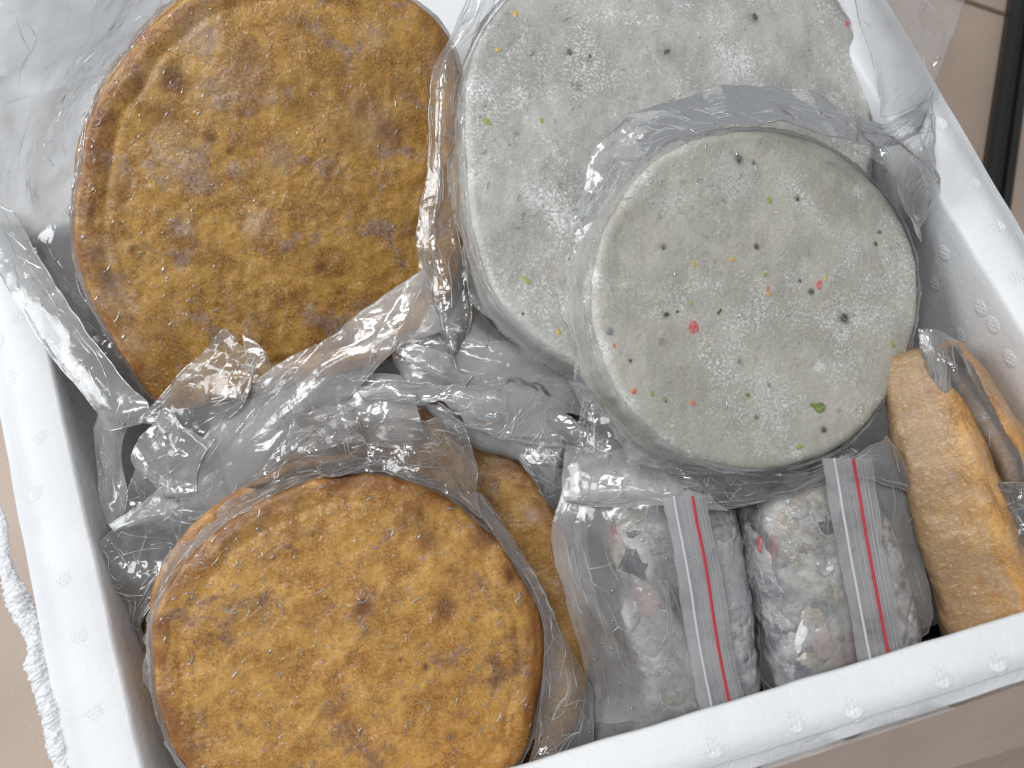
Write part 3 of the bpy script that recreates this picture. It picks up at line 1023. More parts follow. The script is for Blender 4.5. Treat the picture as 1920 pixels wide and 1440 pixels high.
GS = "golden brown fish cakes packed upright at the right"
up1 = empty("upright_fish_cake", P(1800, 950, .47), "golden fish cake standing on edge beside the right wall, nearest the zip bags", "fish cake", GS)
roll(up1, "body", [(1708, 660, .470), (1728, 740, .462), (1766, 860, .455), (1808, 990, .452), (1846, 1110, .455), (1890, 1250, .46)], [46, 64, 78, 84, 88, 90], [.022, .026, .03, .032, .034, .034],
     M_STK1, 71, .0013, 4.6, twist=-.5, frosts=[(1700, 690, 30, 16, .9), (1890, 1130, 40, 30, .5), (1830, 960, 14, 60, .5)], frostv=lambda a_: .85*ss(-.35, .15, np.cos(a_))*(np.sin(a_) > -.3))
up2 = empty("upright_fish_cake", P(1860, 800, .46), "orange brown fish cake on edge in crumpled film against the right wall", "fish cake", GS)
roll(up2, "body", [(1766, 640, .470), (1812, 720, .462), (1862, 810, .455), (1912, 905, .452), (1960, 1010, .45)], [26, 38, 44, 48, 50], [.020, .024, .026, .028, .028],
     M_STK2, 77, .0010, 2.8, twist=-.4)
ed_ = [(1888, 990), (1905, 1060)]

ZB = "zip bags of frozen fish standing in a row"
fb1 = empty("frozen_fish", P(1260, 1160, .47), "pale frozen fish bundle under the left zip bag", "fish", "frozen fish bundles")
fish1_ob = roll(fb1, "bundle", [(1235, 900, .474), (1262, 1010, .463), (1280, 1130, .457), (1296, 1260, .455), (1310, 1400, .457)], [118, 124, 122, 118, 112], [.024]*5, M_FISH1, 81, .0018, 3.0,
     frosts=[(1180, 985, 60, 40, .9), (1195, 1030, 36, 36, 1), (1215, 1150, 60, 50, .9), (1230, 1230, 70, 70, 1), (1270, 1030, 40, 80, .7), (1300, 1150, 40, 90, .8)], spots=[(1205, 1110, 30, 40, .6), (1150, 990, 14, 20, .5)])  # frost, with the low white patch painting the wet bag's highlight
fb2 = empty("frozen_fish", P(1500, 1100, .47), "grey frozen fish bundle in the right zip bag, speckled with ice", "fish", "frozen fish bundles")
fish2_ob = roll(fb2, "bundle", [(1480, 850, .47), (1515, 960, .458), (1545, 1080, .450), (1570, 1200, .448), (1590, 1330, .45)], [120, 132, 140, 142, 140], [.027]*5, M_FISH2, 91, .0018, 2.8,
     frosts=[(1500, 960, 90, 70, 1), (1510, 1050, 70, 70, .9), (1530, 1180, 30, 70, 1), (1560, 1090, 40, 60, .9), (1480, 1000, 50, 50, .8), (1530, 1240, 34, 20, 1), (1430, 940, 30, 30, .5)], spots=[(1425, 1010, 8, 34, .9), (1545, 1180, 40, 40, .35)])


# pale icy lumps and meat bits lying on the fish bundles
def lump_mesh(seed):
    rs = np.random.RandomState(seed)
    v, f = dome(np.zeros(3), (0, 0, 1), 1.0, .55, 14, 6)
    v = np.array(v)
    v = v*(1+.75*fbm(v*1.6, 3, seed)[:, None]+.45*fbm(v*4.5, 2, seed)[:, None])
    me = bpy.data.meshes.new("lump")
    me.from_pydata([tuple(map(float, q)) for q in v], [], [tuple(map(int, q)) for q in f])
    me.polygons.foreach_set('use_smooth', [True]*len(me.polygons))
    return me


def m_lump(name, a, b):
    t = NT(name)
    c = t.mix(t.ramp(t.noise(1.6, 5, .7, .5), .38, .62), a, b)
    t.bsdf(Base_Color=c, Roughness=.35, Normal=t.bump(t.noise(5, 5, .65), .6, .0015), Coat_Weight=.7, Coat_Roughness=.12)
    return t.m


ML = {'g': m_lump("grey_meat", srgb(150, 150, 150), srgb(196, 194, 188)), 'w': m_lump("icy_white", srgb(240, 240, 240), srgb(214, 212, 206)), 'c': m_lump("cream_meat", srgb(228, 220, 204), srgb(196, 184, 166)),
      'p': m_lump("pink_meat", srgb(212, 184, 178), srgb(226, 214, 208)), 'd': m_lump("dark_skin", srgb(74, 74, 80), srgb(116, 116, 120)), 'r': m_lump("red_meat", srgb(188, 84, 84), srgb(210, 140, 134))}
LM = {}


def lump(ob, x, y, w, h, ang, kind, seed):
    q = surf_hit(ob, x, y)
    if q is None:
        return
    p, n = q
    key = (kind, seed % 4)
    if key not in LM:
        LM[key] = lump_mesh(seed % 4+20)
        LM[key] = LM[key].copy()
        LM[key].materials.append(ML[kind])
    k = np.linalg.norm(p-CAM)/FPX*.96
    ex = unit(IX-n*np.dot(IX, n))
    ey = np.cross(n, ex)
    e1 = ex*math.cos(ang)+ey*math.sin(ang)
    e2 = np.cross(n, e1)
    o = bpy.data.objects.new({'g': "fish_bit", 'w': "ice_lump", 'c': "fish_bit", 'p': "fish_bit", 'd': "fish_skin", 'r': "fish_bit"}[kind], LM[key])
    a, b, cc = w*k, h*k, min(w, h)*k*.38
    p = p-n*cc*.12
    o.matrix_world = Matrix(((e1[0]*a, e2[0]*b, n[0]*cc, p[0]), (e1[1]*a, e2[1]*b, n[1]*cc, p[1]), (e1[2]*a, e2[2]*b, n[2]*cc, p[2]), (0, 0, 0, 1)))
    link(o, ob.parent)


for i, (x, y, w, h, a, k_) in enumerate((
    (1142, 968, 20, 13, .2, 'w'), (1168, 985, 15, 13, .8, 'c'), (1196, 968, 18, 12, .1, 'c'), (1215, 988, 14, 13, 0, 'w'), (1188, 1000, 16, 9, .3, 'd'), (1152, 995, 9, 14, 0, 'r'), (1158, 1030, 22, 26, .2, 'c'),
    (1190, 1065, 22, 34, .5, 'd'), (1232, 1020, 28, 22, 0, 'w'), (1215, 1120, 26, 36, .2, 'p'), (1182, 1150, 18, 28, .1, 'w'), (1240, 1180, 24, 40, -.2, 'w'), (1205, 1215, 30, 30, 0, 'w'), (1228, 1268, 38, 30, .2, 'w'),
    (1190, 1260, 20, 24, .4, 'p'), (1250, 1090, 16, 40, .2, 'w'), (1262, 1310, 24, 20, 0, 'c'))):
    lump(fish1_ob, x, y, w, h, a, k_, i)
rs_ = random.Random(12)
for i in range(34):
    x = rs_.gauss(1505, 44)
    y = rs_.uniform(905, 1065)
    w = rs_.uniform(6, 17)
    lump(fish2_ob, x, y, w, w*rs_.uniform(.6, 1.2), rs_.uniform(0, 3), rs_.choice('wwcccgg'), i)
for i, (x, y, w, h, a, k_) in enumerate(((1508, 1195, 17, 34, -.2, 'w'), (1528, 1160, 22, 20, .4, 'c'), (1545, 1205, 20, 28, .2, 'p'), (1520, 1240, 22, 18, 0, 'c'), (1560, 1120, 14, 26, .3, 'c'), (1425, 1010, 6, 22, -.2, 'r'),
                                         (1500, 925, 18, 12, .3, 'p'), (1548, 985, 20, 15, .2, 'd'), (1560, 1025, 15, 13, .2, 'w'), (1572, 1068, 12, 14, .2, 'w'))):
    lump(fish2_ob, x, y, w, h, a, k_, i)

# ------------------------------------------------------------------ films
def cr(c, n):
    "Catmull-Rom through the control rows c (k, ..., 3) -> (n, ..., 3)"
    c = np.asarray(c, float)
    k = len(c)
    if k == 2:
        t = np.linspace(0, 1, n).reshape((-1,)+(1,)*(c.ndim-1))
        return c[0]*(1-t)+c[1]*t
    p = np.concatenate([[2*c[0]-c[1]], c, [2*c[-1]-c[-2]]])
    u = np.linspace(0, k-1, n)
    i = np.minimum(u.astype(int), k-2)
    f = (u-i).reshape((-1,)+(1,)*(c.ndim-1))
    a, b, d, e = p[i], p[i+1], p[i+2], p[i+3]
    return .5*(2*b+(d-a)*f+(2*a-5*b+4*d-e)*f*f+(3*b-a-3*d+e)*f**3)


def folds(X2, L, count, amp, seed, along=None):
    "sharp ridges and valleys: random crease lines with tent profiles that fade along their length"
    rs = np.random.RandomState(seed)
    z = np.zeros(X2.shape[:-1])
    wob = fbm(np.concatenate([X2*45, np.zeros(X2.shape[:-1]+(1,))+seed], -1), 2)*.0014
    lo, hi = X2.reshape(-1, 2).min(0), X2.reshape(-1, 2).max(0)
    for _ in range(max(6, int(count*.85))):
        c = lo+(hi-lo)*rs.uniform(size=2)
        an = rs.uniform(0, math.pi) if along is None else along+rs.normal()*.35
        t = np.array([math.cos(an), math.sin(an)])
        nrm = np.array([-t[1], t[0]])
        q = X2-c
        s_, e = q@t, q@nrm+wob
        ln = L*rs.uniform(.25, .9)
        wd_ = L*rs.uniform(.05, .26)*rs.uniform(.5, 1)
        prof_ = np.maximum(0, 1-np.abs(e)/wd_)
        fade = np.clip(1-np.abs(s_)/ln, 0, 1)**.7
        z += prof_*fade*amp*rs.choice([-1, 1, 1])*rs.uniform(.3, 1)*min(wd_/(L*.10), .9)
    return z


def film(root, name, ctrl, mat, seed, amp=.002, count=30, nu=70, nv=70, gap=.0008, edge=.0003, along=None, jit=.0020, drops=0, crease=1.0):
    c = np.array([[P(*q) for q in row] for row in ctrl])
    g = cr(c, nu)
    g = np.swapaxes(cr(np.swapaxes(g, 0, 1), nv), 0, 1)
    du, dv = np.gradient(g, axis=0), np.gradient(g, axis=1)
    nrm = np.cross(du, dv)
    nrm /= np.linalg.norm(nrm, axis=2)[..., None]+1e-12
    sgn = np.sign(np.sum(nrm*(-IZ), 2).mean())
    nrm *= sgn
    X2 = np.stack([g@IX, g@IY], -1)
    ext = X2.reshape(-1, 2).max(0)-X2.reshape(-1, 2).min(0)
    L = float(np.hypot(*ext))
    L = min(L, .12)
    uu, vv = np.meshgrid(np.linspace(0, 1, nu), np.linspace(0, 1, nv), indexing='ij')
    bnd = np.minimum(np.minimum(uu, 1-uu), np.minimum(vv, 1-vv))
    # uneven outline
    g = g+IX*(fbm(np.concatenate([X2*45, np.zeros(X2.shape[:-1]+(1,))+seed], -1), 3)*jit)[..., None]+IY*(fbm(np.concatenate([X2*45, np.zeros(X2.shape[:-1]+(1,))+seed+40], -1), 3)*jit)[..., None]
    z1 = folds(X2, L, count, amp, seed, along)+fbm(np.concatenate([X2*18, np.zeros(X2.shape[:-1]+(1,))+seed], -1), 2)*amp*.45
    top = g+nrm*z1[..., None]
    V, F = list(top.reshape(-1, 3)), gridf(nu, nv)
    if gap:
        z2 = z1*.35+folds(X2, L, max(6, count//2), amp*.7, seed+1, along)*ss(0, .12, bnd)
        lens = gap*ss(0, .18, bnd)
        bot = g+nrm*(z1*(1-ss(0, .1, bnd))+z2*ss(0, .1, bnd)-lens)[..., None]
        o = len(V)
        V += list(bot.reshape(-1, 3))
        F += gridf(nu, nv, o)
    if edge:
        for ln in (top[0], top[-1], top[:, 0], top[:, -1]):
            tv, tf = tube(ln, edge, 5)
            o = len(V)
            V += list(tv)
            F += [tuple(i+o for i in q) for q in tf]
    nf = len(F)
    rs = np.random.RandomState(seed+5)
    for _ in range(int(count*crease*1.3)):
        i0, j0 = rs.uniform(0, nu-1), rs.uniform(0, nv-1)
        base = rs.uniform(0, 2*math.pi) if along is None else math.atan2(*(IY*math.sin(along+rs.normal()*.3)+IX*math.cos(along+rs.normal()*.3))[:2])
        for br in range(rs.choice([1, 1, 2, 3])):
            an = (base if br == 0 else rs.uniform(0, 2*math.pi))
            ln = rs.uniform(.08, .38)*min(L, .08)/max(np.linalg.norm(du.mean((0, 1))), np.linalg.norm(dv.mean((0, 1))), 1e-5)
            m_ = 12
            tq = np.linspace(0, 1, m_)
            bend = rs.normal()*.25
            ii = i0+np.cos(an+bend*tq)*ln*tq
            jj = j0+np.sin(an+bend*tq)*ln*tq
            ok = (ii >= 0) & (ii < nu-1) & (jj >= 0) & (jj < nv-1)
            if ok.sum() < 5 or not ok[:5].all():
                continue
            m2_ = int(np.argmin(ok)) if not ok.all() else m_
            ii, jj = ii[:m2_], jj[:m2_]
            a_, b_ = ii.astype(int), jj.astype(int)
            fi, fj = (ii-a_)[:, None], (jj-b_)[:, None]
            q = top[a_, b_]*(1-fi)*(1-fj)+top[a_+1, b_]*fi*(1-fj)+top[a_, b_+1]*(1-fi)*fj+top[a_+1, b_+1]*fi*fj
            tv, tf = tube(q, rs.uniform(.00016, .00042)*np.linspace(1, .25, len(q)), 5)
            o = len(V)
            V += list(tv)
            F += [tuple(i+o for i in q_) for q_ in tf]
    ob = mesh(name, V, F, [mat, M_CREASE], root, split=nf)
    if drops:
        rs = np.random.RandomState(seed+99)
        mb = MB()
        for _ in range(drops):
            i, j = rs.randint(2, nu-2), rs.randint(2, nv-2)
            mb.add(*dome(top[i, j], nrm[i, j], rs.uniform(.5, 1)**2*.0013, .55, 10, 3))
        mb.build("condensation", M_DROP, root, kind='stuff')
    return top


M_DROP = m_film("water_drop", .03, gloss=.02, bump=0.0, refl=2.4)
VB = "clear bags around the fish cakes"
R = lambda x, y, o: (x, y, RD(x, y, o))

# --- bag of the back brown pair
b1 = empty("plastic_bag", P(100, 300, .53), "clear wrinkled bag of the back left cake spread over the left rim", "bag", VB)
film(b1, "side_film", [
    [R(-90, -110, .016), R(70, -110, .02), R(220, -90, .03), (360, -60, .505)],
    [R(-90, 40, .014), R(60, 40, .018), R(170, 40, .026), (322, 20, .503)],
    [R(-90, 170, .012), R(30, 170, .014), R(110, 160, .02), (205, 150, .502)],
    [R(-80, 300, .010), R(10, 300, .012), R(80, 300, .014), (160, 300, .502)],
    [R(-70, 400, .008), R(20, 410, .010), R(80, 420, .012), (140, 410, .502)],
    [R(-20, 480, .006), R(40, 500, .006), R(90, 500, .004), (140, 500, .502)],
    [R(60, 600, .003), R(110, 600, .000), R(140, 600, -.004), (190, 600, .502)],
    [R(150, 720, -.002), R(190, 730, -.004), R(220, 740, -.006), (275, 745, .50)]],
    M_CRINKLE, 11, .0035, 46, 130, 110, gap=0, drops=60)
film(b1, "film_fold", [
    [R(-75, 365, .020), R(-25, 375, .020), R(25, 395, .019)],
    [R(-22, 475, .018), R(30, 478, .019), R(80, 492, .017)],
    [R(45, 590, .016), R(95, 590, .017), R(158, 615, .014)],
    [R(92, 660, .012), R(155, 680, .014), R(236, 716, .010)],
    [R(172, 758, .010), R(215, 765, .011), R(278, 756, .008)],
    [R(205, 806, .004), R(235, 800, .005), R(268, 790, .004)]],
    M_FOLD, 12, .0016, 34, 120, 50, gap=.0004, along=1.0, drops=14, crease=.9)
film(b1, "film_tail", [
    [R(182, 770, .002), R(215, 775, .006), R(245, 790, .002)],
    [R(176, 830, -.012), R(205, 830, -.008), R(228, 850, -.012)],
    [R(185, 910, -.02), R(210, 900, -.018), R(240, 920, -.02)],
    [R(200, 985, -.02), R(215, 985, -.02), R(232, 975, -.02)]],
    M_MILK, 14, .002, 18, 70, 34, gap=.003, along=1.5)

# --- bag of the back grey cake
b2 = empty("plastic_bag", P(840, 420, .49), "clear bag of the back grey cake with a long seam between the cakes", "bag", VB)
film(b2, "seam", [
    [(900, -60, .468), (925, -60, .466), (950, -50, .47)],
    [(868, 25, .466), (890, 25, .463), (915, 30, .468)],
    [(836, 95, .464), (850, 95, .461), (872, 100, .466)],
    [(812, 180, .464), (832, 180, .460), (855, 195, .466)],
    [(806, 265, .464), (826, 265, .460), (853, 285, .466)],
    [(797, 345, .464), (822, 350, .460), (850, 365, .466)],
    [(781, 440, .464), (818, 440, .460), (862, 455, .466)],
    [(786, 520, .464), (826, 530, .460), (874, 540, .466)],
    [(806, 600, .462), (838, 605, .458), (880, 600, .464)],
    [(836, 662, .460), (850, 662, .458), (862, 655, .462)]],
    M_CRINKLE, 21, .0022, 44, 170, 36, gap=.0025, along=1.5, drops=16)
film(b2, "skirt", [
    [(872, 545, .470), (930, 612, .470), (1010, 655, .470), (1085, 700, .472), (1130, 740, .474)],
    [(830, 610, .466), (880, 680, .464), (970, 710, .464), (1060, 735, .466), (1130, 790, .468)],
    [(740, 632, .464), (800, 715, .460), (900, 760, .460), (1010, 790, .462), (1130, 830, .464)],
    [(760, 700, .464), (800, 760, .462), (880, 815, .462), (980, 850, .464), (1100, 870, .464)],
    [(790, 755, .466), (830, 775, .466), (900, 812, .468), (990, 850, .468), (1090, 880, .468)]],
    M_MILK, 22, .0028, 80, 130, 150, gap=.0006, drops=40, along=.1)
film(b2, "skirt_fold", [
    [(712, 628, .458), (790, 648, .457), (848, 668, .458)],
    [(768, 676, .456), (820, 692, .455), (862, 698, .456)],
    [(862, 736, .456), (872, 724, .455), (886, 706, .456)]],
    M_FOLD, 25, .0012, 18, 60, 60, gap=.0004)
film(b2, "skirt_fold", [
    [(668, 730, .455), (672, 738, .455), (678, 748, .455)],
    [(795, 716, .456), (803, 742, .4552), (812, 764, .455)],
    [(905, 732, .457), (915, 775, .4555), (932, 822, .455)],
    [(1005, 702, .459), (1012, 750, .4572), (1028, 836, .456)],
    [(1112, 728, .460), (1120, 785, .459), (1134, 850, .457)]],
    M_FILM, 26, .0030, 50, 150, 70, gap=.0004, along=.3, drops=14, crease=1.0, jit=.0035)
film(b2, "corner_flap", [
    [R(1590, -80, .03), R(1700, -80, .03), R(1815, -80, .03)],
    [R(1608, 20, .028), R(1715, 20, .028), R(1806, 10, .028)],
    [R(1636, 110, .022), R(1712, 105, .022), R(1776, 90, .024)],
    [R(1648, 170, .016), R(1705, 165, .016), R(1752, 150, .016)],
    [R(1650, 222, .012), R(1688, 214, .012), R(1730, 190, .010)]],
    M_FILM, 24, .0014, 12, 90, 70, gap=.0015, drops=10)

# --- bag of the front brown pair
b3 = empty("plastic_bag", P(520, 800, .47), "crumpled clear bag above the front left cakes, one corner standing up", "bag", VB)
film(b3, "band", [
    [(800, 500, .466), (812, 560, .464), (838, 620, .464)],
    [(700, 570, .462), (730, 610, .459), (750, 650, .460)],
    [(605, 640, .460), (650, 670, .456), (690, 705, .458)],
    [(515, 690, .458), (570, 745, .453), (620, 780, .456)],
    [(440, 760, .456), (495, 805, .451), (540, 845, .454)],
    [(375, 838, .454), (425, 870, .450), (465, 910, .452)],
    [(300, 920, .452), (345, 940, .449), (385, 965, .450)],
    [(205, 985, .450), (220, 1000, .449), (245, 1015, .450)]],
    M_FOLD, 31, .0024, 60, 160, 70, gap=.0005, along=-.7, drops=30, crease=.8)
film(b3, "corner", [
    [(262, 792, .466), (318, 715, .462), (372, 662, .460), (420, 615, .458)],
    [(300, 800, .463), (360, 750, .459), (420, 700, .457), (452, 645, .457)],
    [(340, 820, .461), (400, 775, .457), (452, 725, .456), (482, 672, .456)],
    [(380, 830, .460), (425, 790, .457), (465, 750, .456), (478, 700, .456)]],
    M_FILM, 33, .004, 26, 80, 80, gap=.003, drops=16)
film(b3, "corner", [
    [(455, 628, .472), (490, 655, .472), (512, 692, .472)],
    [(462, 680, .470), (490, 700, .470), (508, 712, .470)],
    [(470, 730, .468), (490, 735, .468), (505, 735, .468)]],
    M_FILM, 34, .001, 8, 40, 40, gap=.001)
film(b3, "side_fold", [
    [(312, 762, .457), (350, 800, .455), (400, 830, .455)],
    [(252, 850, .457), (305, 870, .453), (372, 880, .453)],
    [(285, 890, .458), (325, 915, .454), (375, 925, .453)],
    [(345, 940, .457), (360, 945, .455), (385, 945, .454)]],
    M_MILK, 35, .003, 20, 70, 60, gap=.002, drops=6)
film(b3, "side_fold", [
    [(262, 862, .468), (290, 880, .466), (340, 920, .464)],
    [(238, 935, .470), (280, 945, .466), (345, 950, .462)],
    [(205, 990, .470), (260, 985, .466), (340, 975, .460)]],
    M_FILM, 36, .003, 16, 60, 60, gap=.002)
film(b3, "shrunk_film", [
    [(585, 800, .448), (640, 770, .446), (720, 772, .446), (790, 782, .446), (866, 800, .448)],
    [(560, 832, .440), (640, 810, .436), (720, 808, .436), (800, 815, .437), (882, 838, .44)],
    [(520, 865, .436), (630, 838, .431), (720, 835, .431), (810, 850, .432), (898, 878, .436)],
    [(480, 900, .436), (600, 870, .430), (710, 864, .430), (820, 885, .431), (892, 925, .436)],
    [(400, 970, .438), (570, 895, .431), (700, 882, .431), (820, 912, .432), (900, 968, .436)]],
    M_CRINKLE, 37, .0042, 80, 100, 150, gap=.0022, drops=50)
film(b3, "sheet", [
    [(560, 720, .462), (660, 700, .460), (765, 706, .460)],
    [(540, 790, .458), (660, 770, .455), (782, 770, .456)],
    [(560, 850, .452), (680, 830, .450), (798, 826, .452)]],
    M_MILK, 38, .0018, 14, 70, 70, gap=.0012, drops=14)
film(b3, "right_skirt", [
    [(880, 930, .436), (897, 925, .438), (915, 940, .440)],
    [(925, 1000, .436), (950, 1005, .438), (975, 1030, .440)],
    [(985, 1080, .436), (1005, 1080, .438), (1028, 1120, .440)],
    [(1018, 1150, .436), (1035, 1160, .438), (1045, 1180, .440)],
    [(1024, 1220, .438), (1060, 1240, .436), (1078, 1240, .440)],
    [(1015, 1310, .438), (1070, 1300, .436), (1108, 1296, .440)],
    [(1005, 1380, .438), (1060, 1370, .436), (1113, 1352, .438)],
    [(992, 1440, .438), (1040, 1420, .438), (1112, 1400, .438)]],
    M_CRINKLE, 39, .0026, 44, 150, 44, gap=.002, along=1.1, drops=14)
film(b3, "left_film", [
    [(178, 1020, .452), (240, 985, .450), (330, 960, .446), (420, 960, .444)],
    [(178, 1060, .452), (230, 1050, .450), (300, 1040, .446), (370, 1020, .444)],
    [(190, 1110, .454), (225, 1110, .452), (270, 1110, .448), (310, 1095, .446)],
    [(215, 1180, .456), (240, 1180, .454), (262, 1180, .452), (284, 1180, .448)],
    [(240, 1270, .458), (255, 1270, .456), (268, 1270, .454), (282, 1270, .452)]],
    M_CRINKLE, 40, .0034, 60, 110, 80, gap=.002, drops=24)

# --- bag of the middle brown cake
b4 = empty("plastic_bag", P(1010, 850, .48), "wet clear bag beside the leaning brown cake, bright with creases", "bag", VB)
film(b4, "edge_film", [
    [(838, 764, .466), (885, 760, .466), (945, 772, .468), (1010, 800, .468)],
    [(928, 812, .464), (965, 812, .462), (1010, 820, .462), (1072, 850, .464)],
    [(1002, 886, .464), (1025, 880, .461), (1055, 888, .461), (1085, 900, .463)],
    [(1050, 962, .464), (1062, 955, .461), (1074, 955, .461), (1086, 965, .463)],
    [(1072, 1030, .464), (1076, 1030, .462), (1082, 1028, .462), (1088, 1026, .464)]],
    M_CRINKLE, 45, .0048, 70, 110, 100, gap=.002, drops=40)

# --- bag of the front grey cake
b5 = empty("plastic_bag", P(1400, 560, .45), "clear bag gathered in folds around the topmost grey cake", "bag", VB)
film(b5, "top_band", [
    [(1062, 560, .452), (1078, 545, .449), (1105, 540, .446)],
    [(1064, 480, .452), (1085, 475, .447), (1115, 470, .440)],
    [(1070, 412, .452), (1100, 415, .446), (1140, 415, .436)],
    [(1095, 355, .452), (1128, 352, .445), (1165, 355, .434)],
    [(1118, 290, .452), (1165, 300, .444), (1215, 305, .434)],
    [(1160, 245, .452), (1210, 258, .444), (1265, 268, .434)],
    [(1215, 206, .452), (1265, 225, .444), (1320, 247, .434)],
    [(1300, 182, .452), (1345, 208, .444), (1385, 238, .434)],
    [(1400, 168, .452), (1430, 200, .444), (1450, 236, .434)],
    [(1500, 178, .452), (1510, 212, .445), (1515, 248, .435)],
    [(1580, 208, .453), (1585, 240, .446), (1580, 268, .437)],
    [(1660, 232, .454), (1655, 255, .450), (1640, 276, .444)],
    [(1745, 190, .456), (1735, 220, .454), (1720, 250, .450)]],
    M_FOLD, 51, .0034, 110, 240, 60, gap=.003, drops=40, crease=1.6)
film(b5, "side_film", [
    [(1600, 290, .450), (1650, 262, .452), (1700, 250, .456), (1742, 175, .462)],
    [(1640, 318, .446), (1670, 300, .450), (1705, 290, .456), (1738, 260, .462)],
    [(1690, 385, .446), (1700, 370, .450), (1712, 360, .456), (1728, 330, .462)],
    [(1720, 455, .446), (1722, 440, .448), (1724, 430, .452), (1728, 410, .458)]],
    M_CRINKLE, 53, .004, 50, 100, 70, gap=.002, along=1.0)
film(b5, "bottom_band", [
    [(1095, 745, .452), (1120, 760, .448), (1150, 770, .440)],
    [(1085, 800, .450), (1120, 815, .446), (1190, 815, .438)],
    [(1100, 850, .446), (1160, 858, .442), (1250, 852, .436)],
    [(1180, 900, .440), (1230, 895, .437), (1320, 880, .434)],
    [(1310, 935, .436), (1340, 915, .434), (1400, 890, .432)],
    [(1370, 952, .434), (1410, 925, .433), (1470, 886, .432)],
    [(1480, 925, .434), (1510, 905, .434), (1550, 868, .434)],
    [(1590, 890, .436), (1620, 870, .436), (1630, 830, .437)],
    [(1712, 925, .440), (1690, 880, .440), (1655, 815, .442)]],
    M_CRINKLE, 55, .0032, 60, 170, 60, gap=.003, drops=20)
film(b5, "left_gather", [
    [(1050, 540, .456), (1062, 530, .45), (1082, 525, .443)],
    [(1058, 620, .456), (1072, 620, .45), (1100, 615, .442)],
    [(1075, 700, .456), (1095, 695, .45), (1128, 690, .442)],
    [(1110, 780, .456), (1135, 770, .45), (1165, 752, .442)],
    [(1155, 840, .456), (1180, 826, .45), (1210, 806, .442)]],
    M_MILK, 57, .0018, 90, 120, 40, gap=.0015, along=1.5, crease=1.6)



def wrap(root, pack, tilt, pts, thick, seed, flare=.006, scale=1.0, edge=.005, NT_=420):
    "film drawn tight over the edge of a cake, standing off in small pleats round its side"
    ob, c2, n, ex, ey = pack
    t, R0 = outline_of(pts, c2, n, ex, ey, NT_)
    R0 = R0*scale
    cs = np.stack([np.cos(t), np.sin(t)], 1)
    fl = np.clip(.35+1.1*fbm(np.stack([cs[:, 0]*3, cs[:, 1]*3, t*0+seed], 1), 3), .05, 1.3)*flare
    msk = ss(-.25, .45, fbm(np.stack([cs[:, 0]*4, cs[:, 1]*4, t*0+seed*2.1], 1), 3))
    ple = (.25+.75*msk)*(np.abs(perlin(np.stack([cs[:, 0]*16, cs[:, 1]*16, t*0+seed*1.3], 1)))*.9+.6*np.abs(perlin(np.stack([cs[:, 0]*37+fbm(cs[:, [0, 1, 0]]*9, 2), cs[:, 1]*31, t*0+seed], 1))))
    rows = [(-.0012, -.0016, 0, .1), (.0004, -.0022, 0, .5), (.0010, -.0032, 0, .9), (.0016, -edge, 0, 1), (.002, -thick*.35, .10, 1),
            (.002, -thick*.55, .35, 1.1), (.002, -thick*.62, .65, 1.2), (.002, -thick*.66, 1, 1.3)]
    rows = cr(np.array(rows)[:, None, :], 30)[:, 0]
    V = []
    for k, (dr, dz, f, p_) in enumerate(rows):
        r = R0+dr+.0022*np.abs(fbm(np.stack([cs[:, 0]*9, cs[:, 1]*9, t*0+k*.35+seed*3], 1), 4))*p_+fl*f+ple*.0022*p_-.004*fbm(np.stack([cs[:, 0]*5, cs[:, 1]*5, t*0+seed+9], 1), 2)*f
        z = dz+ple*.0016*p_+.0022*fbm(np.stack([cs[:, 0]*14, cs[:, 1]*14, t*0+k*.22+seed], 1), 3)*p_
        V.append(c2+ex*(r*cs[:, 0])[:, None]+ey*(r*cs[:, 1])[:, None]+n*z[:, None])
    V = np.array(V)
    L_ = V[-1]
    tv, tf = tube(np.vstack([L_, L_[:1]]), .00022, 5)
    F = gridf(len(rows), NT_, wrap=True)
    A = [V.reshape(-1, 3), tv]
    o = len(rows)*NT_
    F += [tuple(i+o for i in q) for q in tf]
    o += len(tv)
    nf = len(F)
    rs = np.random.RandomState(seed+2)
    for _ in range(110):                       # tight creases along the side, whitened as highlight lines
        j0, k0 = rs.randint(NT_), rs.uniform(1, len(rows)-6)
        m_ = rs.randint(5, 22)
        dk = rs.uniform(-.5, .7)
        q = []
        for i in range(m_):
            kk = min(max(k0+dk*i, 0), len(rows)-1.01)
            q.append(V[int(kk), (j0+i) % NT_]*(1-kk % 1)+V[int(kk)+1, (j0+i) % NT_]*(kk % 1))
        tv, tf = tube(np.array(q), rs.uniform(.00012, .0003)*np.sin(np.linspace(.25, 2.9, m_)), 5)
        A.append(tv)
        F += [tuple(i+o for i in q_) for q_ in tf]
        o += len(tv)
    mesh("shrink_wrap", np.vstack(A), F, [M_WRAP, M_CREASE], root, split=nf)


wrap(b1, back_brown, None, o_back_f, .034, 3, .004)
wrap(b3, front_brown, None, o_front, .030, 5, .011)
wrap(b2, back_grey, None, o_gb, .030, 8, .006)
wrap(b5, front_grey, None, o_gf, .030, 12, .010)
wrap(b4, mid_brown, None, o_mid, .022, 15, .005, .99)

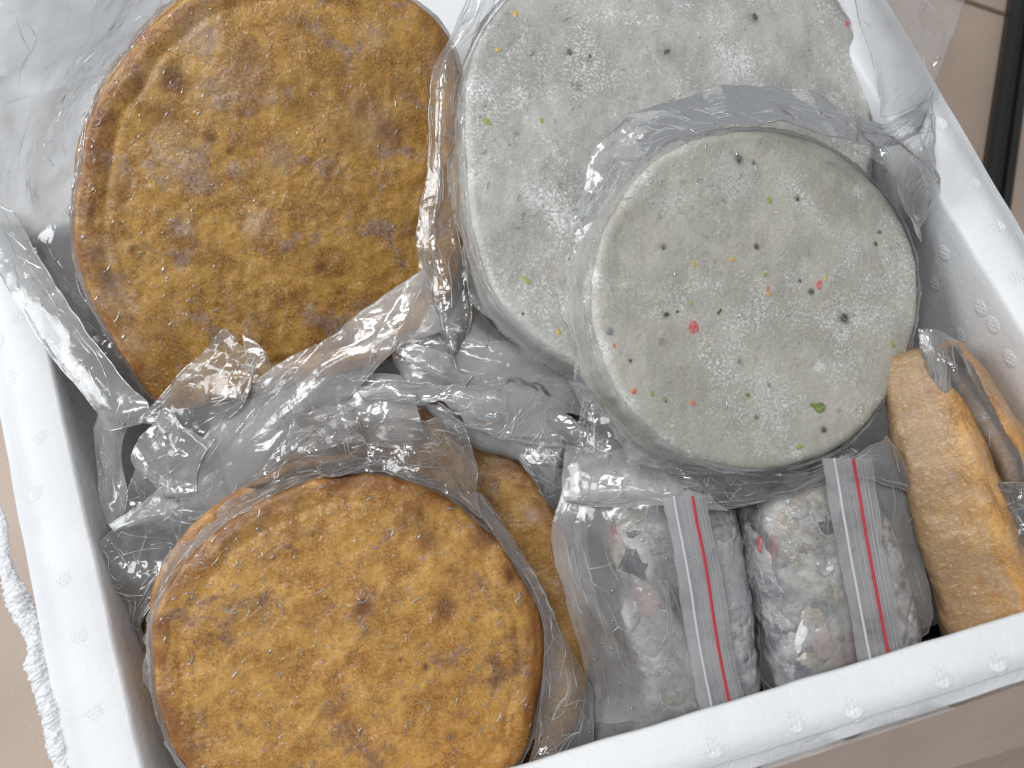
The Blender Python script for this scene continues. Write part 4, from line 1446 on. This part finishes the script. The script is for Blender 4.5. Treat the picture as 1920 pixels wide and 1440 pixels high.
# --- the two zip bags
zb1 = empty("zip_bag", P(1230, 1150, .44), "left zip bag, wet and milky, with its red line between the fish bundles", "bag", ZB)
zt = film(zb1, "front_film", [
    [(1060, 900, .448), (1140, 880, .440), (1230, 875, .436), (1300, 880, .434)],
    [(1042, 990, .446), (1120, 975, .434), (1220, 965, .429), (1308, 960, .430)],
    [(1058, 1080, .446), (1125, 1075, .432), (1225, 1065, .427), (1322, 1060, .428)],
    [(1100, 1200, .446), (1150, 1190, .432), (1240, 1180, .426), (1345, 1170, .427)],
    [(1118, 1290, .444), (1170, 1290, .432), (1260, 1270, .426), (1368, 1260, .427)],
    [(1110, 1395, .442), (1190, 1380, .432), (1290, 1350, .427), (1390, 1330, .428)]],
    M_ZIP, 61, .0028, 26, 120, 90, gap=0, along=1.3, drops=110)
film(zb1, "left_fold", [
    [(1062, 900, .446), (1075, 905, .444), (1095, 920, .442)],
    [(1034, 1000, .444), (1060, 1000, .440), (1100, 1010, .438)],
    [(1052, 1085, .444), (1085, 1100, .439), (1118, 1120, .436)],
    [(1080, 1180, .444), (1130, 1200, .438), (1170, 1220, .435)],
    [(1100, 1260, .444), (1170, 1270, .437), (1260, 1310, .434)],
    [(1112, 1350, .444), (1200, 1350, .437), (1330, 1350, .434)]],
    M_ZIP, 63, .002, 20, 110, 50, gap=.0012, along=1.2, drops=30)
film(zb1, "top_flap", [
    [(1060, 830, .452), (1130, 815, .448), (1230, 842, .440), (1260, 860, .438)],
    [(1058, 880, .446), (1130, 870, .438), (1240, 880, .432), (1310, 905, .430)],
    [(1055, 930, .440), (1130, 920, .431), (1250, 922, .426), (1340, 940, .427)],
    [(1062, 945, .440), (1140, 952, .431), (1260, 948, .426), (1366, 958, .428)]],
    M_MILK, 64, .0022, 22, 70, 110, gap=.002, drops=30)


def zipper(root, spine, wl, wr, seed):
    "the pressed strip of a zip bag: film with fine ridges, one white track and the red line"
    spine = [(x, y, d-.004) for x, y, d in spine]
    film(root, "zip_strip", [[(x-wl, y+2, d+.0005), (x-wl*.4, y, d-.0005), (x+wr*.4, y, d-.0008), (x+wr, y-2, d+.0008)] for x, y, d in spine], M_STRIP, seed, .0006, 8, 110, 30, gap=.0009, drops=8)

    def line(name, off, r, mat, lift_):
        q = cr(np.array([P(x+off, y, d-lift_) for x, y, d in spine]), 90)
        q = q+IX*(fbm(q*60, 2, seed)*.0003)[:, None]
        tv, tf = tube(q, r, 8)
        mesh(name, tv, tf, mat, root)
    line("zip_track", -wl*.62, .0008, M_TRACK, .0014)
    line("red_line", 0, .0008, M_RED, .0015)
    for o_ in (-wl*.38, -wl*.2, wr*.4, wr*.62):
        line("zip_ridge", o_, .00028, M_RIDGE, .0016)


zipper(zb1, [(1298, 930, .428), (1306, 975, .427), (1319, 1040, .426), (1331, 1110, .425), (1343, 1190, .425), (1356, 1260, .425), (1370, 1330, .425), (1382, 1400, .425)], 56, 26, 65)
zb2 = empty("zip_bag", P(1600, 1080, .44), "right zip bag with a straight red line and a rounded grey flap", "bag", ZB)
film(zb2, "flap", [
    [(1610, 850, .442), (1650, 855, .442), (1690, 880, .446)],
    [(1625, 950, .438), (1668, 950, .439), (1715, 960, .444)],
    [(1645, 1050, .436), (1690, 1050, .438), (1732, 1060, .442)],
    [(1660, 1130, .436), (1706, 1130, .438), (1746, 1140, .442)],
    [(1670, 1215, .436), (1710, 1205, .438), (1742, 1185, .442)]],
    M_ZIP, 71, .0012, 10, 90, 50, gap=.0012)
film(zb2, "front_film", [
    [(1400, 900, .446), (1440, 890, .434), (1520, 885, .428), (1580, 880, .430)],
    [(1405, 1000, .446), (1450, 990, .430), (1530, 985, .423), (1600, 975, .427)],
    [(1415, 1120, .446), (1470, 1110, .427), (1550, 1100, .420), (1620, 1090, .424)],
    [(1425, 1240, .446), (1490, 1230, .425), (1570, 1220, .418), (1640, 1210, .423)],
    [(1440, 1330, .446), (1510, 1320, .425), (1590, 1310, .418), (1655, 1300, .423)]],
    M_FILM, 72, .0022, 20, 90, 70, gap=0, along=1.2, drops=20)
zipper(zb2, [(1600, 860, .420), (1607, 900, .423), (1617, 960, .422), (1629, 1030, .421), (1642, 1100, .420), (1655, 1170, .420), (1668, 1235, .420), (1680, 1300, .420)], 58, 30, 75)

# --- bag of the upright cakes
b6 = empty("plastic_bag", P(1800, 700, .46), "clear bag crumpled over the upright cakes by the right wall", "bag", VB)
film(b6, "film_fold", [
    [(1722, 618, .448), (1745, 622, .444), (1775, 640, .446), (1800, 660, .45)],
    [(1735, 680, .444), (1765, 680, .436), (1810, 690, .434), (1850, 720, .444)],
    [(1752, 740, .446), (1800, 750, .434), (1845, 760, .430), (1888, 790, .440)],
    [(1780, 810, .448), (1830, 810, .434), (1880, 830, .428), (1925, 860, .436)],
    [(1810, 880, .448), (1860, 890, .434), (1910, 910, .426), (1960, 930, .434)],
    [(1860, 990, .446), (1900, 990, .432), (1940, 1000, .426), (1980, 1010, .434)]],
    M_CRINKLE, 81, .0032, 46, 110, 80, gap=.0015, along=1.0, drops=16)
film(b6, "film_fold", [
    [(1722, 630, .440), (1738, 624, .438), (1756, 640, .440)],
    [(1740, 680, .436), (1765, 672, .433), (1790, 690, .436)],
    [(1752, 740, .440), (1775, 735, .434), (1794, 740, .436)],
    [(1772, 790, .442), (1780, 775, .438), (1788, 765, .438)]],
    M_MILK, 83, .0016, 20, 70, 40, gap=.002, along=1.3)
film(b6, "film_fold", [
    [(1845, 900, .428), (1880, 905, .424), (1935, 900, .426)],
    [(1870, 960, .428), (1900, 955, .422), (1940, 950, .424)],
    [(1895, 1030, .430), (1915, 1030, .424), (1945, 1030, .426)],
    [(1900, 1110, .432), (1920, 1110, .426), (1950, 1110, .428)]],
    M_CRINKLE, 85, .003, 30, 80, 40, gap=.002, along=1.4)
